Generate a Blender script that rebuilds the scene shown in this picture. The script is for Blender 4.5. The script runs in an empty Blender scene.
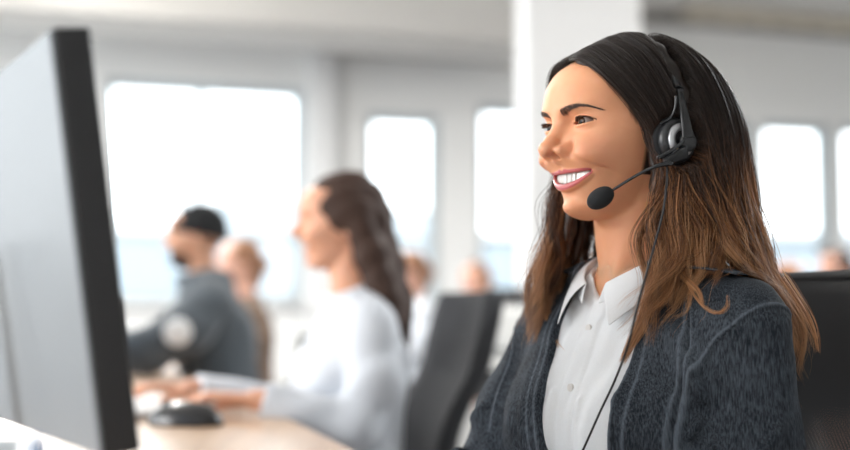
import bpy, bmesh, math, random
import numpy as np
from mathutils import Vector, Matrix, noise
PI = math.pi
R = math.radians
C = bpy.context.scene.collection
sc = bpy.context.scene
random.seed(7)
RNG = np.random.default_rng(11)

# ---------------------------------------------------------------- camera frame
CAM_Z = 0.956
PITCH = R(4.1)
FPX = 850 * 50 / 36.0

def at(px, py, Y):
    """world point at depth Y (world +Y metres from the camera) seen at pixel px,py"""
    dx = (px - 425) / FPX
    dz = -(py - 225) / FPX
    # camera looks +Y pitched up by PITCH
    d = Vector((dx, math.cos(PITCH) - dz * math.sin(PITCH), math.sin(PITCH) + dz * math.cos(PITCH)))
    return Vector((d.x / d.y * Y, Y, CAM_Z + d.z / d.y * Y))

# ---------------------------------------------------------------- SDF toolkit (units chosen by caller)
def smin(a, b, k):
    h = np.maximum(k - np.abs(a - b), 0.0) / k
    return np.minimum(a, b) - h * h * k * 0.25
def smax(a, b, k):
    return -smin(-a, -b, k)
def ell(x, y, z, c, r):
    px, py, pz = (x - c[0]), (y - c[1]), (z - c[2])
    k0 = np.sqrt((px / r[0]) ** 2 + (py / r[1]) ** 2 + (pz / r[2]) ** 2) + 1e-9
    k1 = np.sqrt((px / r[0] ** 2) ** 2 + (py / r[1] ** 2) ** 2 + (pz / r[2] ** 2) ** 2) + 1e-9
    return k0 * (k0 - 1.0) / k1
def cap(x, y, z, a, b, ra, rb):
    """round cone-ish capsule"""
    ax, ay, az = a
    bx, by, bz = (b[0] - ax, b[1] - ay, b[2] - az)
    px, py, pz = x - ax, y - ay, z - az
    t = np.clip((px * bx + py * by + pz * bz) / (bx * bx + by * by + bz * bz), 0, 1)
    return np.sqrt((px - bx * t) ** 2 + (py - by * t) ** 2 + (pz - bz * t) ** 2) - (ra + (rb - ra) * t)
def gauss(x, y, z, c, s):
    return np.exp(-(((x - c[0]) / s[0]) ** 2 + ((y - c[1]) / s[1]) ** 2 + ((z - c[2]) / s[2]) ** 2))
def chain(x, y, z, pts, k=None):
    """pts: [(x,y,z,r),...] smooth chain of capsules"""
    d = None
    for p, q in zip(pts[:-1], pts[1:]):
        c = cap(x, y, z, p[:3], q[:3], p[3], q[3])
        d = c if d is None else (np.minimum(d, c) if not k else smin(d, c, k))
    return d
def cr(xs, ys, v):
    """smooth (monotone-ish cubic) table lookup"""
    xs = np.asarray(xs, float); ys = np.asarray(ys, float)
    m = np.gradient(ys, xs)
    v = np.clip(v, xs[0], xs[-1])
    i = np.clip(np.searchsorted(xs, v) - 1, 0, len(xs) - 2)
    h = xs[i + 1] - xs[i]; t = (v - xs[i]) / h
    return ((2*t**3 - 3*t**2 + 1) * ys[i] + (t**3 - 2*t**2 + t) * h * m[i]
            + (-2*t**3 + 3*t**2) * ys[i + 1] + (t**3 - t**2) * h * m[i + 1])

def sdf_surface(f, lo, hi, h, coarse=4, margin=1.9):
    """surface nets of f<0 inside; returns verts (N,3), quads (M,4)"""
    lo = np.array(lo, float); hi = np.array(hi, float)
    nb = np.ceil((hi - lo) / (h * coarse)).astype(int)
    H = h * coarse
    gc = [lo[i] + H * (np.arange(nb[i]) + 0.5) for i in range(3)]
    X, Y, Z = np.meshgrid(*gc, indexing='ij')
    Fc = f(X.ravel(), Y.ravel(), Z.ravel()).reshape(X.shape)
    near = np.abs(Fc) < H * margin
    n = nb * coarse + 1
    up = lambda A: np.repeat(np.repeat(np.repeat(A, coarse, 0), coarse, 1), coarse, 2)
    F = np.ones(tuple(n), np.float32)
    sgn = up(np.where(Fc < 0, -1.0, 1.0).astype(np.float32))
    F[:-1, :-1, :-1] = sgn
    M = np.zeros(tuple(n), bool)
    nm = up(near)
    for a in (0, 1):
        for b in (0, 1):
            for c in (0, 1):
                M[a:a + nm.shape[0], b:b + nm.shape[1], c:c + nm.shape[2]] |= nm
    I = np.argwhere(M)
    P = lo + I * h
    F[I[:, 0], I[:, 1], I[:, 2]] = f(P[:, 0], P[:, 1], P[:, 2])
    S = F < 0
    cs = np.zeros(tuple(np.array(F.shape) - 1), np.int8)
    for a in (0, 1):
        for b in (0, 1):
            for c in (0, 1):
                cs += S[a:a + cs.shape[0], b:b + cs.shape[1], c:c + cs.shape[2]]
    act = (cs > 0) & (cs < 8)
    A = np.argwhere(act)
    vid = -np.ones(cs.shape, np.int64); vid[act] = np.arange(len(A))
    acc = np.zeros((len(A), 3)); cnt = np.zeros(len(A))
    corners = [(a, b, c) for a in (0, 1) for b in (0, 1) for c in (0, 1)]
    for p in corners:
        for ax in range(3):
            if p[ax]: continue
            q = list(p); q[ax] = 1
            fa = F[A[:, 0] + p[0], A[:, 1] + p[1], A[:, 2] + p[2]].astype(float)
            fb = F[A[:, 0] + q[0], A[:, 1] + q[1], A[:, 2] + q[2]].astype(float)
            cr_ = (fa < 0) != (fb < 0)
            t = np.where(cr_, fa / np.where(cr_, fa - fb, 1), 0)
            pt = np.zeros((len(A), 3)) + np.array(p)
            pt[:, ax] += t
            acc[cr_] += pt[cr_]; cnt[cr_] += 1
    V = lo + (A + acc / cnt[:, None]) * h
    quads = []
    for ax in range(3):
        sl0 = [slice(None)] * 3; sl1 = [slice(None)] * 3
        sl0[ax] = slice(0, -1); sl1[ax] = slice(1, None)
        diff = S[tuple(sl0)] != S[tuple(sl1)]
        E = np.argwhere(diff)
        u, v = [(1, 2), (2, 0), (0, 1)][ax]
        ok = (E[:, u] > 0) & (E[:, v] > 0) & (E[:, u] < cs.shape[u]) & (E[:, v] < cs.shape[v])
        E = E[ok]
        def cell(du, dv):
            G = E.copy(); G[:, u] += du; G[:, v] += dv
            return vid[G[:, 0], G[:, 1], G[:, 2]]
        q = np.stack([cell(-1, -1), cell(0, -1), cell(0, 0), cell(-1, 0)], 1)
        inside = S[E[:, 0], E[:, 1], E[:, 2]]
        q[~inside] = q[~inside][:, ::-1]
        quads.append(q)
    Q = np.concatenate(quads)
    Q = Q[(Q >= 0).all(1)]
    return V, Q

def relax(V, Q, it=2, lam=0.5):
    for _ in range(it):
        acc = np.zeros_like(V); cnt = np.zeros(len(V))
        for a, b in ((0, 1), (1, 2), (2, 3), (3, 0)):
            np.add.at(acc, Q[:, a], V[Q[:, b]]); np.add.at(cnt, Q[:, a], 1)
            np.add.at(acc, Q[:, b], V[Q[:, a]]); np.add.at(cnt, Q[:, b], 1)
        V = V + lam * (acc / np.maximum(cnt, 1)[:, None] - V)
    return V

# ---------------------------------------------------------------- object helpers
def link_mesh(name, me, mat=None, parent=None, smooth=True, world=False):
    if mat is not None:
        me.materials.append(mat)
    if smooth:
        me.polygons.foreach_set('use_smooth', np.ones(len(me.polygons), bool))
    o = bpy.data.objects.new(name, me)
    C.objects.link(o)
    if parent is not None:
        o.parent = parent
    return o
def mesh_np(name, V, F, mat=None, parent=None, smooth=True, attrs=None, M=None):
    V = np.asarray(V, float)
    if M is not None:
        A = np.array(M)
        V = V @ A[:3, :3].T + A[:3, 3]
    F = np.asarray(F)
    k = F.shape[1]
    me = bpy.data.meshes.new(name)
    me.vertices.add(len(V)); me.vertices.foreach_set('co', V.astype(np.float32).ravel())
    me.loops.add(F.size); me.loops.foreach_set('vertex_index', F.astype(np.int32).ravel())
    me.polygons.add(len(F))
    me.polygons.foreach_set('loop_start', np.arange(0, F.size, k, dtype=np.int32))
    me.polygons.foreach_set('loop_total', np.full(len(F), k, np.int32))
    me.update(calc_edges=True)
    me.validate()
    if attrs:
        for an, av in attrs.items():
            at_ = me.attributes.new(an, 'FLOAT', 'POINT')
            at_.data.foreach_set('value', np.asarray(av, np.float32))
    return link_mesh(name, me, mat, parent, smooth)
def sdf_obj(name, f, lo, hi, h, mat, parent=None, M=None, scale=0.01, it=1, attrs=None, coarse=4, margin=1.9):
    V, Q = sdf_surface(f, lo, hi, h, coarse, margin)
    if it: V = relax(V, Q, it)
    av = {k: fn(V[:, 0], V[:, 1], V[:, 2]) for k, fn in attrs.items()} if attrs else None
    return mesh_np(name, V * scale, Q, mat, parent, True, av, M)

def bm_obj(name, bm, mat, parent=None, smooth=False, bevel=0, seg=2, subsurf=0):
    me = bpy.data.meshes.new(name); bm.to_mesh(me); bm.free()
    o = link_mesh(name, me, mat, parent, smooth)
    if bevel:
        b = o.modifiers.new('bevel', 'BEVEL'); b.width = bevel; b.segments = seg; b.limit_method = 'ANGLE'; b.angle_limit = R(35)
        me.polygons.foreach_set('use_smooth', np.ones(len(me.polygons), bool))
        w = o.modifiers.new('wn', 'WEIGHTED_NORMAL'); w.keep_sharp = True
    if subsurf:
        s = o.modifiers.new('sub', 'SUBSURF'); s.levels = s.render_levels = subsurf
    return o
def add_box(bm, c, s, M=None):
    """box centre c size s"""
    r = bmesh.ops.create_cube(bm, size=1.0)
    T = Matrix.Translation(Vector(c)) @ Matrix.Diagonal((s[0], s[1], s[2], 1))
    if M is not None: T = M @ T
    bmesh.ops.transform(bm, matrix=T, verts=r['verts'])
    return r['verts']
def add_cyl(bm, a, b, r1, r2=None, seg=24, caps=True):
    a = Vector(a); b = Vector(b); d = b - a
    r = bmesh.ops.create_cone(bm, cap_ends=caps, segments=seg, radius1=r1, radius2=r1 if r2 is None else r2, depth=d.length)
    T = Matrix.Translation((a + b) / 2) @ d.to_track_quat('Z', 'Y').to_matrix().to_4x4()
    bmesh.ops.transform(bm, matrix=T, verts=r['verts'])
    return r['verts']
def catmull(pts, n):
    """resample polyline (k,d) -> (n,d) smooth"""
    P = np.asarray(pts, float)
    P = np.vstack([2 * P[0] - P[1], P, 2 * P[-1] - P[-2]])
    k = len(P) - 3
    t = np.linspace(0, k, n); i = np.minimum(t.astype(int), k - 1); u = (t - i)[:, None]
    a, b, c, d = P[i], P[i + 1], P[i + 2], P[i + 3]
    return 0.5 * ((2 * b) + (-a + c) * u + (2*a - 5*b + 4*c - d) * u**2 + (-a + 3*b - 3*c + d) * u**3)
def tube_np(P, r, sides=8, flat=None):
    """tube along P (n,3) with radii r (n,) ; flat=(axis vector, ratio) not used"""
    P = np.asarray(P, float); n = len(P); r = np.broadcast_to(np.asarray(r, float), (n,))
    T = np.gradient(P, axis=0); T /= np.linalg.norm(T, axis=1)[:, None] + 1e-12
    N = np.zeros_like(P)
    v = np.array([0, 0, 1.0]) if abs(T[0, 2]) < .9 else np.array([1.0, 0, 0])
    for i in range(n):
        v = v - T[i] * (v @ T[i]); v /= np.linalg.norm(v) + 1e-12; N[i] = v
    B = np.cross(T, N)
    a = np.linspace(0, 2 * PI, sides, endpoint=False)
    V = P[:, None, :] + r[:, None, None] * (np.cos(a)[None, :, None] * N[:, None, :] + np.sin(a)[None, :, None] * B[:, None, :])
    V = V.reshape(-1, 3)
    i = np.arange(n - 1)[:, None]; j = np.arange(sides)[None, :]; j2 = (j + 1) % sides
    F = np.stack([i * sides + j, i * sides + j2, (i + 1) * sides + j2, (i + 1) * sides + j], -1).reshape(-1, 4)
    V = np.vstack([V, P[0], P[-1]])
    s = np.arange(sides); e = (s + 1) % sides
    c0 = len(V) - 2; c1 = len(V) - 1
    # caps as degenerate-free quads (pairs of triangles merged)
    capF = []
    for q in range(0, sides - 1, 2):
        capF.append([c0, (q + 2) % sides, q + 1, q]); o = (n - 1) * sides
        capF.append([c1, o + q, o + q + 1, o + (q + 2) % sides])
    return V, np.vstack([F, np.array(capF)])
def tube_obj(name, pts, r, mat, parent=None, sides=10, n=40):
    P = catmull(pts, n)
    rr = r if np.isscalar(r) else np.interp(np.linspace(0, 1, n), np.linspace(0, 1, len(r)), r)
    V, F = tube_np(P, rr, sides)
    return mesh_np(name, V, F, mat, parent)
def empty(name, loc=(0, 0, 0), rot=None, parent=None):
    o = bpy.data.objects.new(name, None); C.objects.link(o)
    o.location = loc
    if rot is not None: o.rotation_euler = rot
    o.empty_display_size = 0.1
    if parent is not None: o.parent = parent
    return o
def tag(o, label=None, cat=None, group=None, kind=None):
    if label: o['label'] = label
    if cat: o['category'] = cat
    if group: o['group'] = group
    if kind: o['kind'] = kind
    return o

# ---------------------------------------------------------------- materials
def new_mat(name):
    m = bpy.data.materials.new(name); m.use_nodes = True
    nt = m.node_tree; b = nt.nodes['Principled BSDF']
    return m, nt, b
def N(nt, typ, **kw):
    n = nt.nodes.new(typ)
    for k, v in kw.items():
        if k in n.inputs.keys(): n.inputs[k].default_value = v
        else: setattr(n, k, v)
    return n
def simple(name, col, rough=0.5, metal=0, bump=0, bscale=200, var=0.0, vscale=5, coat=0, sheen=0, spec=None):
    m, nt, b = new_mat(name)
    b.inputs['Base Color'].default_value = (*col, 1)
    b.inputs['Roughness'].default_value = rough
    b.inputs['Metallic'].default_value = metal
    b.inputs['Coat Weight'].default_value = coat
    b.inputs['Sheen Weight'].default_value = sheen
    if spec is not None: b.inputs['Specular IOR Level'].default_value = spec
    tc = N(nt, 'ShaderNodeTexCoord')
    nz = N(nt, 'ShaderNodeTexNoise', Scale=vscale, Detail=4.0)
    nt.links.new(tc.outputs['Object'], nz.inputs['Vector'])
    mx = N(nt, 'ShaderNodeMix', data_type='RGBA')
    mx.inputs[6].default_value = (*[c * (1 - var) for c in col], 1)
    mx.inputs[7].default_value = (*[min(1, c * (1 + var)) for c in col], 1)
    nt.links.new(nz.outputs['Fac'], mx.inputs[0])
    nt.links.new(mx.outputs[2], b.inputs['Base Color'])
    if bump:
        n2 = N(nt, 'ShaderNodeTexNoise', Scale=bscale, Detail=3.0)
        nt.links.new(tc.outputs['Object'], n2.inputs['Vector'])
        bp = N(nt, 'ShaderNodeBump', Strength=bump, Distance=0.001)
        nt.links.new(n2.outputs['Fac'], bp.inputs['Height'])
        nt.links.new(bp.outputs['Normal'], b.inputs['Normal'])
    return m
cam_d = bpy.data.cameras.new('camera'); cam = bpy.data.objects.new('camera', cam_d); C.objects.link(cam)
cam.location = (0, 0, CAM_Z); cam.rotation_euler = (R(90) + PITCH, 0, 0)
cam_d.lens = 50; cam_d.sensor_width = 36; cam_d.clip_end = 200; cam_d.clip_start = 0.02
cam_d.dof.use_dof = True; cam_d.dof.focus_distance = 1.37; cam_d.dof.aperture_fstop = 1.7
sc.camera = cam
sc.view_settings.view_transform = 'Standard'; sc.view_settings.look = 'None'
sc.view_settings.gamma = 1; sc.view_settings.use_curve_mapping = False
sc.cycles.use_denoising = True
# head placement
HEAD_YAW = 60
HEAD_ROT = Matrix.Rotation(R(180 - HEAD_YAW), 4, 'Z') @ Matrix.Rotation(R(-1.5), 4, 'X') @ Matrix.Rotation(R(0), 4, 'Y')
_p = at(580.5, 121.5, 1.395)
HEAD_POS = _p - HEAD_ROT.to_3x3() @ Vector((-0.032, 0.082, 0.0235))
HEAD_M = Matrix.Translation(HEAD_POS) @ HEAD_ROT
def hl(px, py, lx):
    """head-local point (m) on the pixel ray where local x = lx (m)"""
    o = Vector((0, 0, CAM_Z)); d = at(px, py, 1.0) - o
    Mi = HEAD_M.inverted(); o2 = Mi @ o; d2 = (Mi @ (o + d)) - o2
    return o2 + d2 * ((lx - o2.x) / d2.x)
# ================================================================= HEAD of the woman in front (cm, ears at z=0, faces +y)
EX, EY, EZ, ER = 3.2, 7.05, 2.35, 1.2          # eyeball
def eye_up(u):  return 0.49 * np.clip(1 - (np.abs(u - 0.02) / 1.68) ** 2.2, -1, 1) + 0.05 * u
def eye_lo(u):  return -0.33 * np.clip(1 - (np.abs(u - 0.1) / 1.66) ** 2.0, -1, 1) + 0.05 * u
def mouth_y(X):  return 8.45 - 0.088 * X ** 2
def mouth_up(X): return -3.62 + 0.012 * X ** 2
def mouth_lo(X): return -4.85 + 0.104 * X ** 2 - 0.0010 * X ** 4
def lip_h(X):    return np.sqrt(np.clip(1 - (X / 3.85) ** 2, 0.0, 1))
FZ = [-9.2, -8.75, -8.15, -7.6, -6.9, -5.8, -5, -4, -3, -2, -1, 0, 1, 2, 3, 4, 5, 6, 7, 8, 9, 10]
FF = [5.6, 7.0, 7.95, 8.15, 7.9, 8.0, 8.3, 8.5, 8.85, 9.5, 9.35, 9.2, 9.1, 9.0, 9.25, 9.6, 9.7, 9.6, 9.3, 8.7, 7.8, 6.4]
FW = [1.5, 2.1, 2.75, 3.3, 3.85, 4.6, 5.05, 5.5, 5.95, 6.2, 6.4, 6.5, 6.6, 6.5, 6.4, 6.45, 6.5, 6.5, 6.4, 6.1, 5.6, 5.0]
FY = [5.0, 4.6, 3.8, 3.2, 2.6, 1.8, 1.5, 1.3, 1.3, 1.5, 1.7, 1.8, 1.6, 1.3, 1.0, 0.8, 0.5, 0, 0, 0, 0, 0]
FB = [2.0, 2.4, 2.8, 2.9, 2.9, 3, 3.2, 3.5, 4, 4.5, 5, 5, 5, 5, 5, 5, 5, 5, 5, 5, 5, 5]
def head_field(x, y, z):
    X = np.abs(x)
    F = cr(FZ, FF, z); W = cr(FZ, FW, z); Y0 = cr(FZ, FY, z); B = cr(FZ, FB, z)
    sg = 1 / (1 + np.exp(-np.clip((y - Y0 + 1.0) / 0.7, -30, 30)))
    a = B + (F - Y0 - B) * sg
    n = cr([-11, -4, -1, 10], [2.0, 2.02, 2.25, 2.25], z)
    q = ((X / W) ** n + (np.abs(y - Y0) / a) ** n + 1e-9) ** (1 / n)
    d = (q - 1) * np.minimum(W, a) * 0.92
    d = smax(d, -9.25 - z, 0.8)
    d = smax(d, z - 9.8, 1.0)
    skull = ell(x, y, z, (0, -0.6, 4.0), (7.35, 9.4, 8.5))
    d = smin(d, skull, 1.6)
    # neck
    nk = cap(x, y, z, (0, -1.6, -4), (0, -3.4, -17), 5.0, 5.1)
    d = smin(d, nk, 1.6)
    ster = cap(X, y, z, (5.2, -1.8, -3), (0.9, 1.5, -16.5), 0.9, 0.8)
    d = smin(d, ster, 1.3)
    # brow ridge, forehead, cheekbones, temples
    d = d - 0.22 * gauss(X, y, z, (2.2, 9.0, 3.9), (2.2, 2.5, 0.9))
    d = d + 0.30 * gauss(X, y, z, (6.3, 4.5, 4.6), (1.6, 2.4, 1.8))
    d = d - 0.28 * gauss(X, y, z, (5.2, 5.8, -0.2), (1.7, 2.2, 1.3))
    # smile: raised cheek apple, nasolabial fold, dimple
    d = d - 0.72 * gauss(X, y, z, (3.7, 7.8, -1.1), (1.6, 2.4, 1.45))
    d = d - 0.16 * gauss(X, y, z, (4.6, 6.6, -4.6), (1.1, 2.0, 1.7))
    d = d - 0.60 * gauss(X, y, z, (4.5, 7.3, -2.1), (1.5, 2.6, 1.5))
    d = d + 0.55 * gauss(X, y, z, (2.45, 9.0, -0.7), (0.45, 1.3, 1.0))
    # hollow between nose and cheek
    fold = np.zeros_like(x)
    fp = [(1.7, -0.3), (2.3, -1.1), (3.2, -1.9), (4.2, -2.7), (4.75, -3.4), (4.8, -4.2), (4.4, -5.0)]
    fd = np.full_like(x, 1e9)
    for (ax, az), (bx, bz) in zip(fp[:-1], fp[1:]):
        ux, uz = bx - ax, bz - az
        t = np.clip(((X - ax) * ux + (z - az) * uz) / (ux * ux + uz * uz), 0, 1)
        fd = np.minimum(fd, np.hypot(X - ax - ux * t, z - az - uz * t))
    d = d + np.clip((y - 3.4) / 3, 0, 1) * np.interp(z, [-5.6, -4.6, -3.2, -1.5, -0.6], [0.0, 0.26, 0.44, 0.05, 0.0]) * np.exp(-(fd / 0.38) ** 2)
    d = d - 0.08 * gauss(X, y, z, (5.6, 5.4, -3.8), (0.8, 2.0, 1.3))
    # eye sockets
    d = d + 0.95 * gauss(X, y, z, (1.75, 8.6, 2.5), (0.85, 2.0, 1.0))
    d = d + 0.38 * gauss(X, y, z, (3.4, 8.3, 3.2), (1.5, 2.0, 0.55))
    d = d + 0.30 * gauss(X, y, z, (3.2, 8.2, 1.2), (1.5, 2.0, 0.6))
    # nose
    nose = chain(x, y, z, [(0, 8.6, 3.3, 0.8), (0, 8.8, 2.3, 0.7), (0, 9.45, 1.2, 0.72), (0, 10.3, 0.2, 0.72), (0, 10.95, -0.5, 0.70)], 0.5)
    nose = smin(nose, ell(x, y, z, (0, 11.15, -0.75), (0.95, 0.85, 0.76)), 0.5)
    nose = smin(nose, ell(X, y, z, (1.50, 9.60, -0.95), (0.80, 1.25, 0.74)), 0.6)
    nose = smin(nose, cap(x, y, z, (0, 11.15, -1.0), (0, 9.5, -1.65), 0.40, 0.42), 0.4)
    d = smin(d, nose, 0.95)
    d = d + 0.14 * gauss(X, y, z, (1.55, 10.5, -0.15), (0.3, 0.9, 0.5))
    nostril = ell(X, y - 0.25 * (X - 0.7), z, (0.78, 10.2, -1.62), (0.38, 0.80, 0.42))
    d = smax(d, -nostril, 0.22)
    # philtrum, chin
    d = d + 0.10 * gauss(x, y, z, (0, 9, -2.65), (0.3, 2, 0.5))
    d = d - 0.14 * gauss(X, y, z, (0.6, 9.0, -7.7), (1.1, 1.6, 1.0))
    d = d + 0.20 * gauss(x, y, z, (0, 9.0, -6.35), (1.8, 1.5, 0.5))
    # lips
    sl = 0.176 * X
    cs = 1 / np.sqrt(1 + sl * sl)
    h = lip_h(X)
    dy = (y - mouth_y(X)) * cs
    cupid = 0.07 * np.exp(-((X - 0.5) / 0.35) ** 2) - 0.05 * np.exp(-(X / 0.25) ** 2)
    ru = 0.12 + 0.15 * h + cupid
    rl = 0.13 + 0.34 * h
    zu = mouth_up(X) + ru; zl = mouth_lo(X) - rl
    up = (np.sqrt(((dy + 0.06) / (ru * 1.15)) ** 2 + ((z - zu) / ru) ** 2) - 1) * ru
    lo = (np.sqrt(((dy + 0.22) / (rl * 1.15)) ** 2 + ((z - zl) / rl) ** 2) - 1) * rl
    up = smax(up, X - 3.8, 0.3); lo = smax(lo, X - 3.8, 0.3)
    # open mouth
    op = np.maximum(z - mouth_up(X), mouth_lo(X) - z)
    op = np.maximum(op, X - 3.65)
    op = np.maximum(op, (mouth_y(X) - 1.7) - y)
    inside = smax(d, -(op - 0.05), 0.15)
    d = smin(inside, up, 0.30)
    d = smin(d, lo, 0.38)
    d = smax(d, -(op + 0.02), 0.10)
    d = d + 0.12 * gauss(X, y, z, (3.95, 7.5, -3.4), (0.3, 1.2, 0.35))
    # eyelids
    u = X - EX; v = z - EZ
    lid = np.sqrt(u ** 2 + (y - EY) ** 2 + v ** 2) - (ER + 0.15)
    d = smin(d, lid, 0.5)
    crease = np.exp(-((v - (eye_up(u) + 0.33)) / 0.09) ** 2) * np.exp(-((u - .1) / 1.5) ** 4) * (y > 6)
    d = d + 0.10 * crease
    bag = np.exp(-((v - (eye_lo(u) - 0.42)) / 0.13) ** 2) * np.exp(-((u + .1) / 1.1) ** 4) * (y > 6)
    d = d + 0.05 * bag
    d = d - 0.07 * np.exp(-((v - (eye_lo(u) - 0.2)) / 0.14) ** 2) * np.exp(-((u + .1) / 1.2) ** 4) * (y > 6)
    eo = np.maximum(v - eye_up(u), eye_lo(u) - v)
    eo = np.maximum(eo, (EY + 0.1) - y)
    d = smax(d, -eo * 0.9, 0.08)
    # ears
    ear = ell(X - 0.25 * (z - 0.5) * 0.3, y, z - 0.2 * y, (7.15, -0.6, 0.4), (0.75, 1.7, 3.0))
    ear = smax(ear, -ell(X, y, z, (8.1, -0.3, 0.7), (0.75, 1.0, 1.7)), 0.3)
    d = smin(d, ear, 0.4)
    return d
def lip_mask(x, y, z):
    X = np.abs(x)
    h = lip_h(X)
    cupid = 0.07 * np.exp(-((X - 0.5) / 0.35) ** 2) - 0.05 * np.exp(-(X / 0.25) ** 2)
    top = mouth_up(X) + 1.75 * (0.12 + 0.15 * h + cupid); bot = mouth_lo(X) - 1.75 * (0.13 + 0.34 * h)
    m = np.minimum(top - z, z - bot) / 0.10
    return np.clip(m, 0, 1) * (X < 3.9) * (y > 6.8)
def mouth_in(x, y, z):
    X = np.abs(x)
    return ((y < mouth_y(X) - 0.5) & (y > 5.5) & (z < -3.1) & (z > -5.6) & (X < 3.9)
            & (head_field(x, y + 0.6, z) > 0.0)).astype(float) * (np.minimum(mouth_up(X) + .15 - z, z - mouth_lo(X) + .15) > 0)
def scalp(x, y, z):
    zl = np.interp(np.abs(x), [0, 2, 4, 5.4, 6.4, 7.2], [9.8, 9.6, 8.7, 6.9, 4.3, 0.6])
    m = np.clip((z - zl + .1 * np.sin(x * 9 + y * 7)) / 1.1, 0, 1)
    back = (y < 1.4) & (z > -4)
    return np.maximum(m * (y > 1), back * np.clip((1.4 - y) / .6, 0, 1))
def blush(x, y, z):
    X = np.abs(x)
    g = 0.35 * gauss(X, y, z, (4.4, 6.8, -1.0), (1.9, 4, 1.7)) + 0.5 * gauss(X, y, z, (0, 11.5, -1.7), (1.2, 1.5, 0.9)) + 0.3 * gauss(X, y, z, (0, 9.6, -8.5), (1.5, 2, 1.0))
    return np.clip(g, 0, 1)
def lid_dark(x, y, z):
    u = np.abs(x) - EX; v = z - EZ
    r = np.sqrt(u ** 2 + (y - EY) ** 2 + v ** 2)
    edge = np.exp(-((v - eye_up(u) - 0.03) / 0.095) ** 2) * (u > -1.25) * (u < 1.75) * (y > 6.0)
    low = 0.45 * np.exp(-((v - eye_lo(u)) / 0.05) ** 2) * (u > -0.9) * (u < 1.5) * (y > 6.0)
    return np.clip(np.maximum(edge, low), 0, 1)

def skin_material():
    m, nt, b = new_mat('skin')
    L = nt.links.new
    def attr(n):
        a = N(nt, 'ShaderNodeAttribute'); a.attribute_name = n; return a.outputs['Fac']
    def mix(fac, c1, c2):
        mx = N(nt, 'ShaderNodeMix', data_type='RGBA')
        if fac is not None: L(fac, mx.inputs[0])
        if isinstance(c1, tuple): mx.inputs[6].default_value = (*c1, 1)
        else: L(c1, mx.inputs[6])
        if isinstance(c2, tuple): mx.inputs[7].default_value = (*c2, 1)
        else: L(c2, mx.inputs[7])
        return mx.outputs[2]
    tc = N(nt, 'ShaderNodeTexCoord')
    nz = N(nt, 'ShaderNodeTexNoise', Scale=45.0, Detail=4.0); L(tc.outputs['Object'], nz.inputs['Vector'])
    base = mix(nz.outputs['Fac'], (0.68, 0.305, 0.155), (0.77, 0.38, 0.22))
    base = mix(attr('blush'), base, (0.72, 0.28, 0.185))
    base = mix(attr('lip'), base, (0.50, 0.12, 0.125))
    base = mix(attr('mouth'), base, (0.10, 0.02, 0.02))
    base = mix(attr('lidline'), base, (0.035, 0.02, 0.018))
    base = mix(attr('scalp'), base, (0.022, 0.014, 0.010))
    L(base, b.inputs['Base Color'])
    b.inputs['Subsurface Weight'].default_value = 0.35
    b.inputs['Subsurface Radius'].default_value = (0.009, 0.0035, 0.0018)
    b.inputs['Subsurface Scale'].default_value = 1.0
    rm = N(nt, 'ShaderNodeMapRange'); L(attr('lip'), rm.inputs[0]); rm.inputs[3].default_value = 0.52; rm.inputs[4].default_value = 0.27
    L(rm.outputs[0], b.inputs['Roughness'])
    b.inputs['Specular IOR Level'].default_value = 0.45
    n2 = N(nt, 'ShaderNodeTexNoise', Scale=900.0, Detail=2.0); L(tc.outputs['Object'], n2.inputs['Vector'])
    bp = N(nt, 'ShaderNodeBump', Strength=0.12, Distance=0.0006); L(n2.outputs['Fac'], bp.inputs['Height'])
    L(bp.outputs['Normal'], b.inputs['Normal'])
    return m
def eye_material(gx=0.0, gz=0.0):
    """gaze axis is local +y of the eyeball"""
    m, nt, b = new_mat('eyeball_iris')
    L = nt.links.new
    tc = N(nt, 'ShaderNodeTexCoord'); sp = N(nt, 'ShaderNodeSeparateXYZ'); L(tc.outputs['Object'], sp.inputs[0])
    sx = N(nt, 'ShaderNodeMath', operation='MULTIPLY'); L(sp.outputs[0], sx.inputs[0]); L(sp.outputs[0], sx.inputs[1])
    sz = N(nt, 'ShaderNodeMath', operation='MULTIPLY'); L(sp.outputs[2], sz.inputs[0]); L(sp.outputs[2], sz.inputs[1])
    ad = N(nt, 'ShaderNodeMath', operation='ADD'); L(sx.outputs[0], ad.inputs[0]); L(sz.outputs[0], ad.inputs[1])
    sq = N(nt, 'ShaderNodeMath', operation='SQRT'); L(ad.outputs[0], sq.inputs[0])
    mr = N(nt, 'ShaderNodeMapRange'); L(sq.outputs[0], mr.inputs[0]); mr.inputs[1].default_value = 0; mr.inputs[2].default_value = 0.01
    rp = N(nt, 'ShaderNodeValToRGB'); L(mr.outputs[0], rp.inputs[0])
    e = rp.color_ramp.elements
    e[0].position = 0.0; e[0].color = (0.003, 0.003, 0.003, 1)
    e[1].position = 0.20; e[1].color = (0.003, 0.003, 0.003, 1)
    for p, c in ((0.24, (0.055, 0.022, 0.008)), (0.52, (0.035, 0.014, 0.006)), (0.60, (0.008, 0.005, 0.004)), (0.66, (0.30, 0.235, 0.21)), (1.0, (0.22, 0.145, 0.12))):  # sclera darkens outward, shade put into its colour
        k = e.new(p); k.color = (*c, 1)
    L(rp.outputs[0], b.inputs['Base Color'])
    b.inputs['Roughness'].default_value = 0.1
    b.inputs['Specular IOR Level'].default_value = .12
    b.inputs['Coat Weight'].default_value = 0.02
    b.inputs['Coat Roughness'].default_value = 0.02
    return m
M_SKIN = skin_material()
M_EYE = eye_material()
M_TEETH = simple('tooth_enamel', (0.56, 0.53, 0.48), 0.25, coat=0.5)
M_BROW = simple('brow_hair', (0.075, 0.046, 0.034), 0.7)

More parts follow.
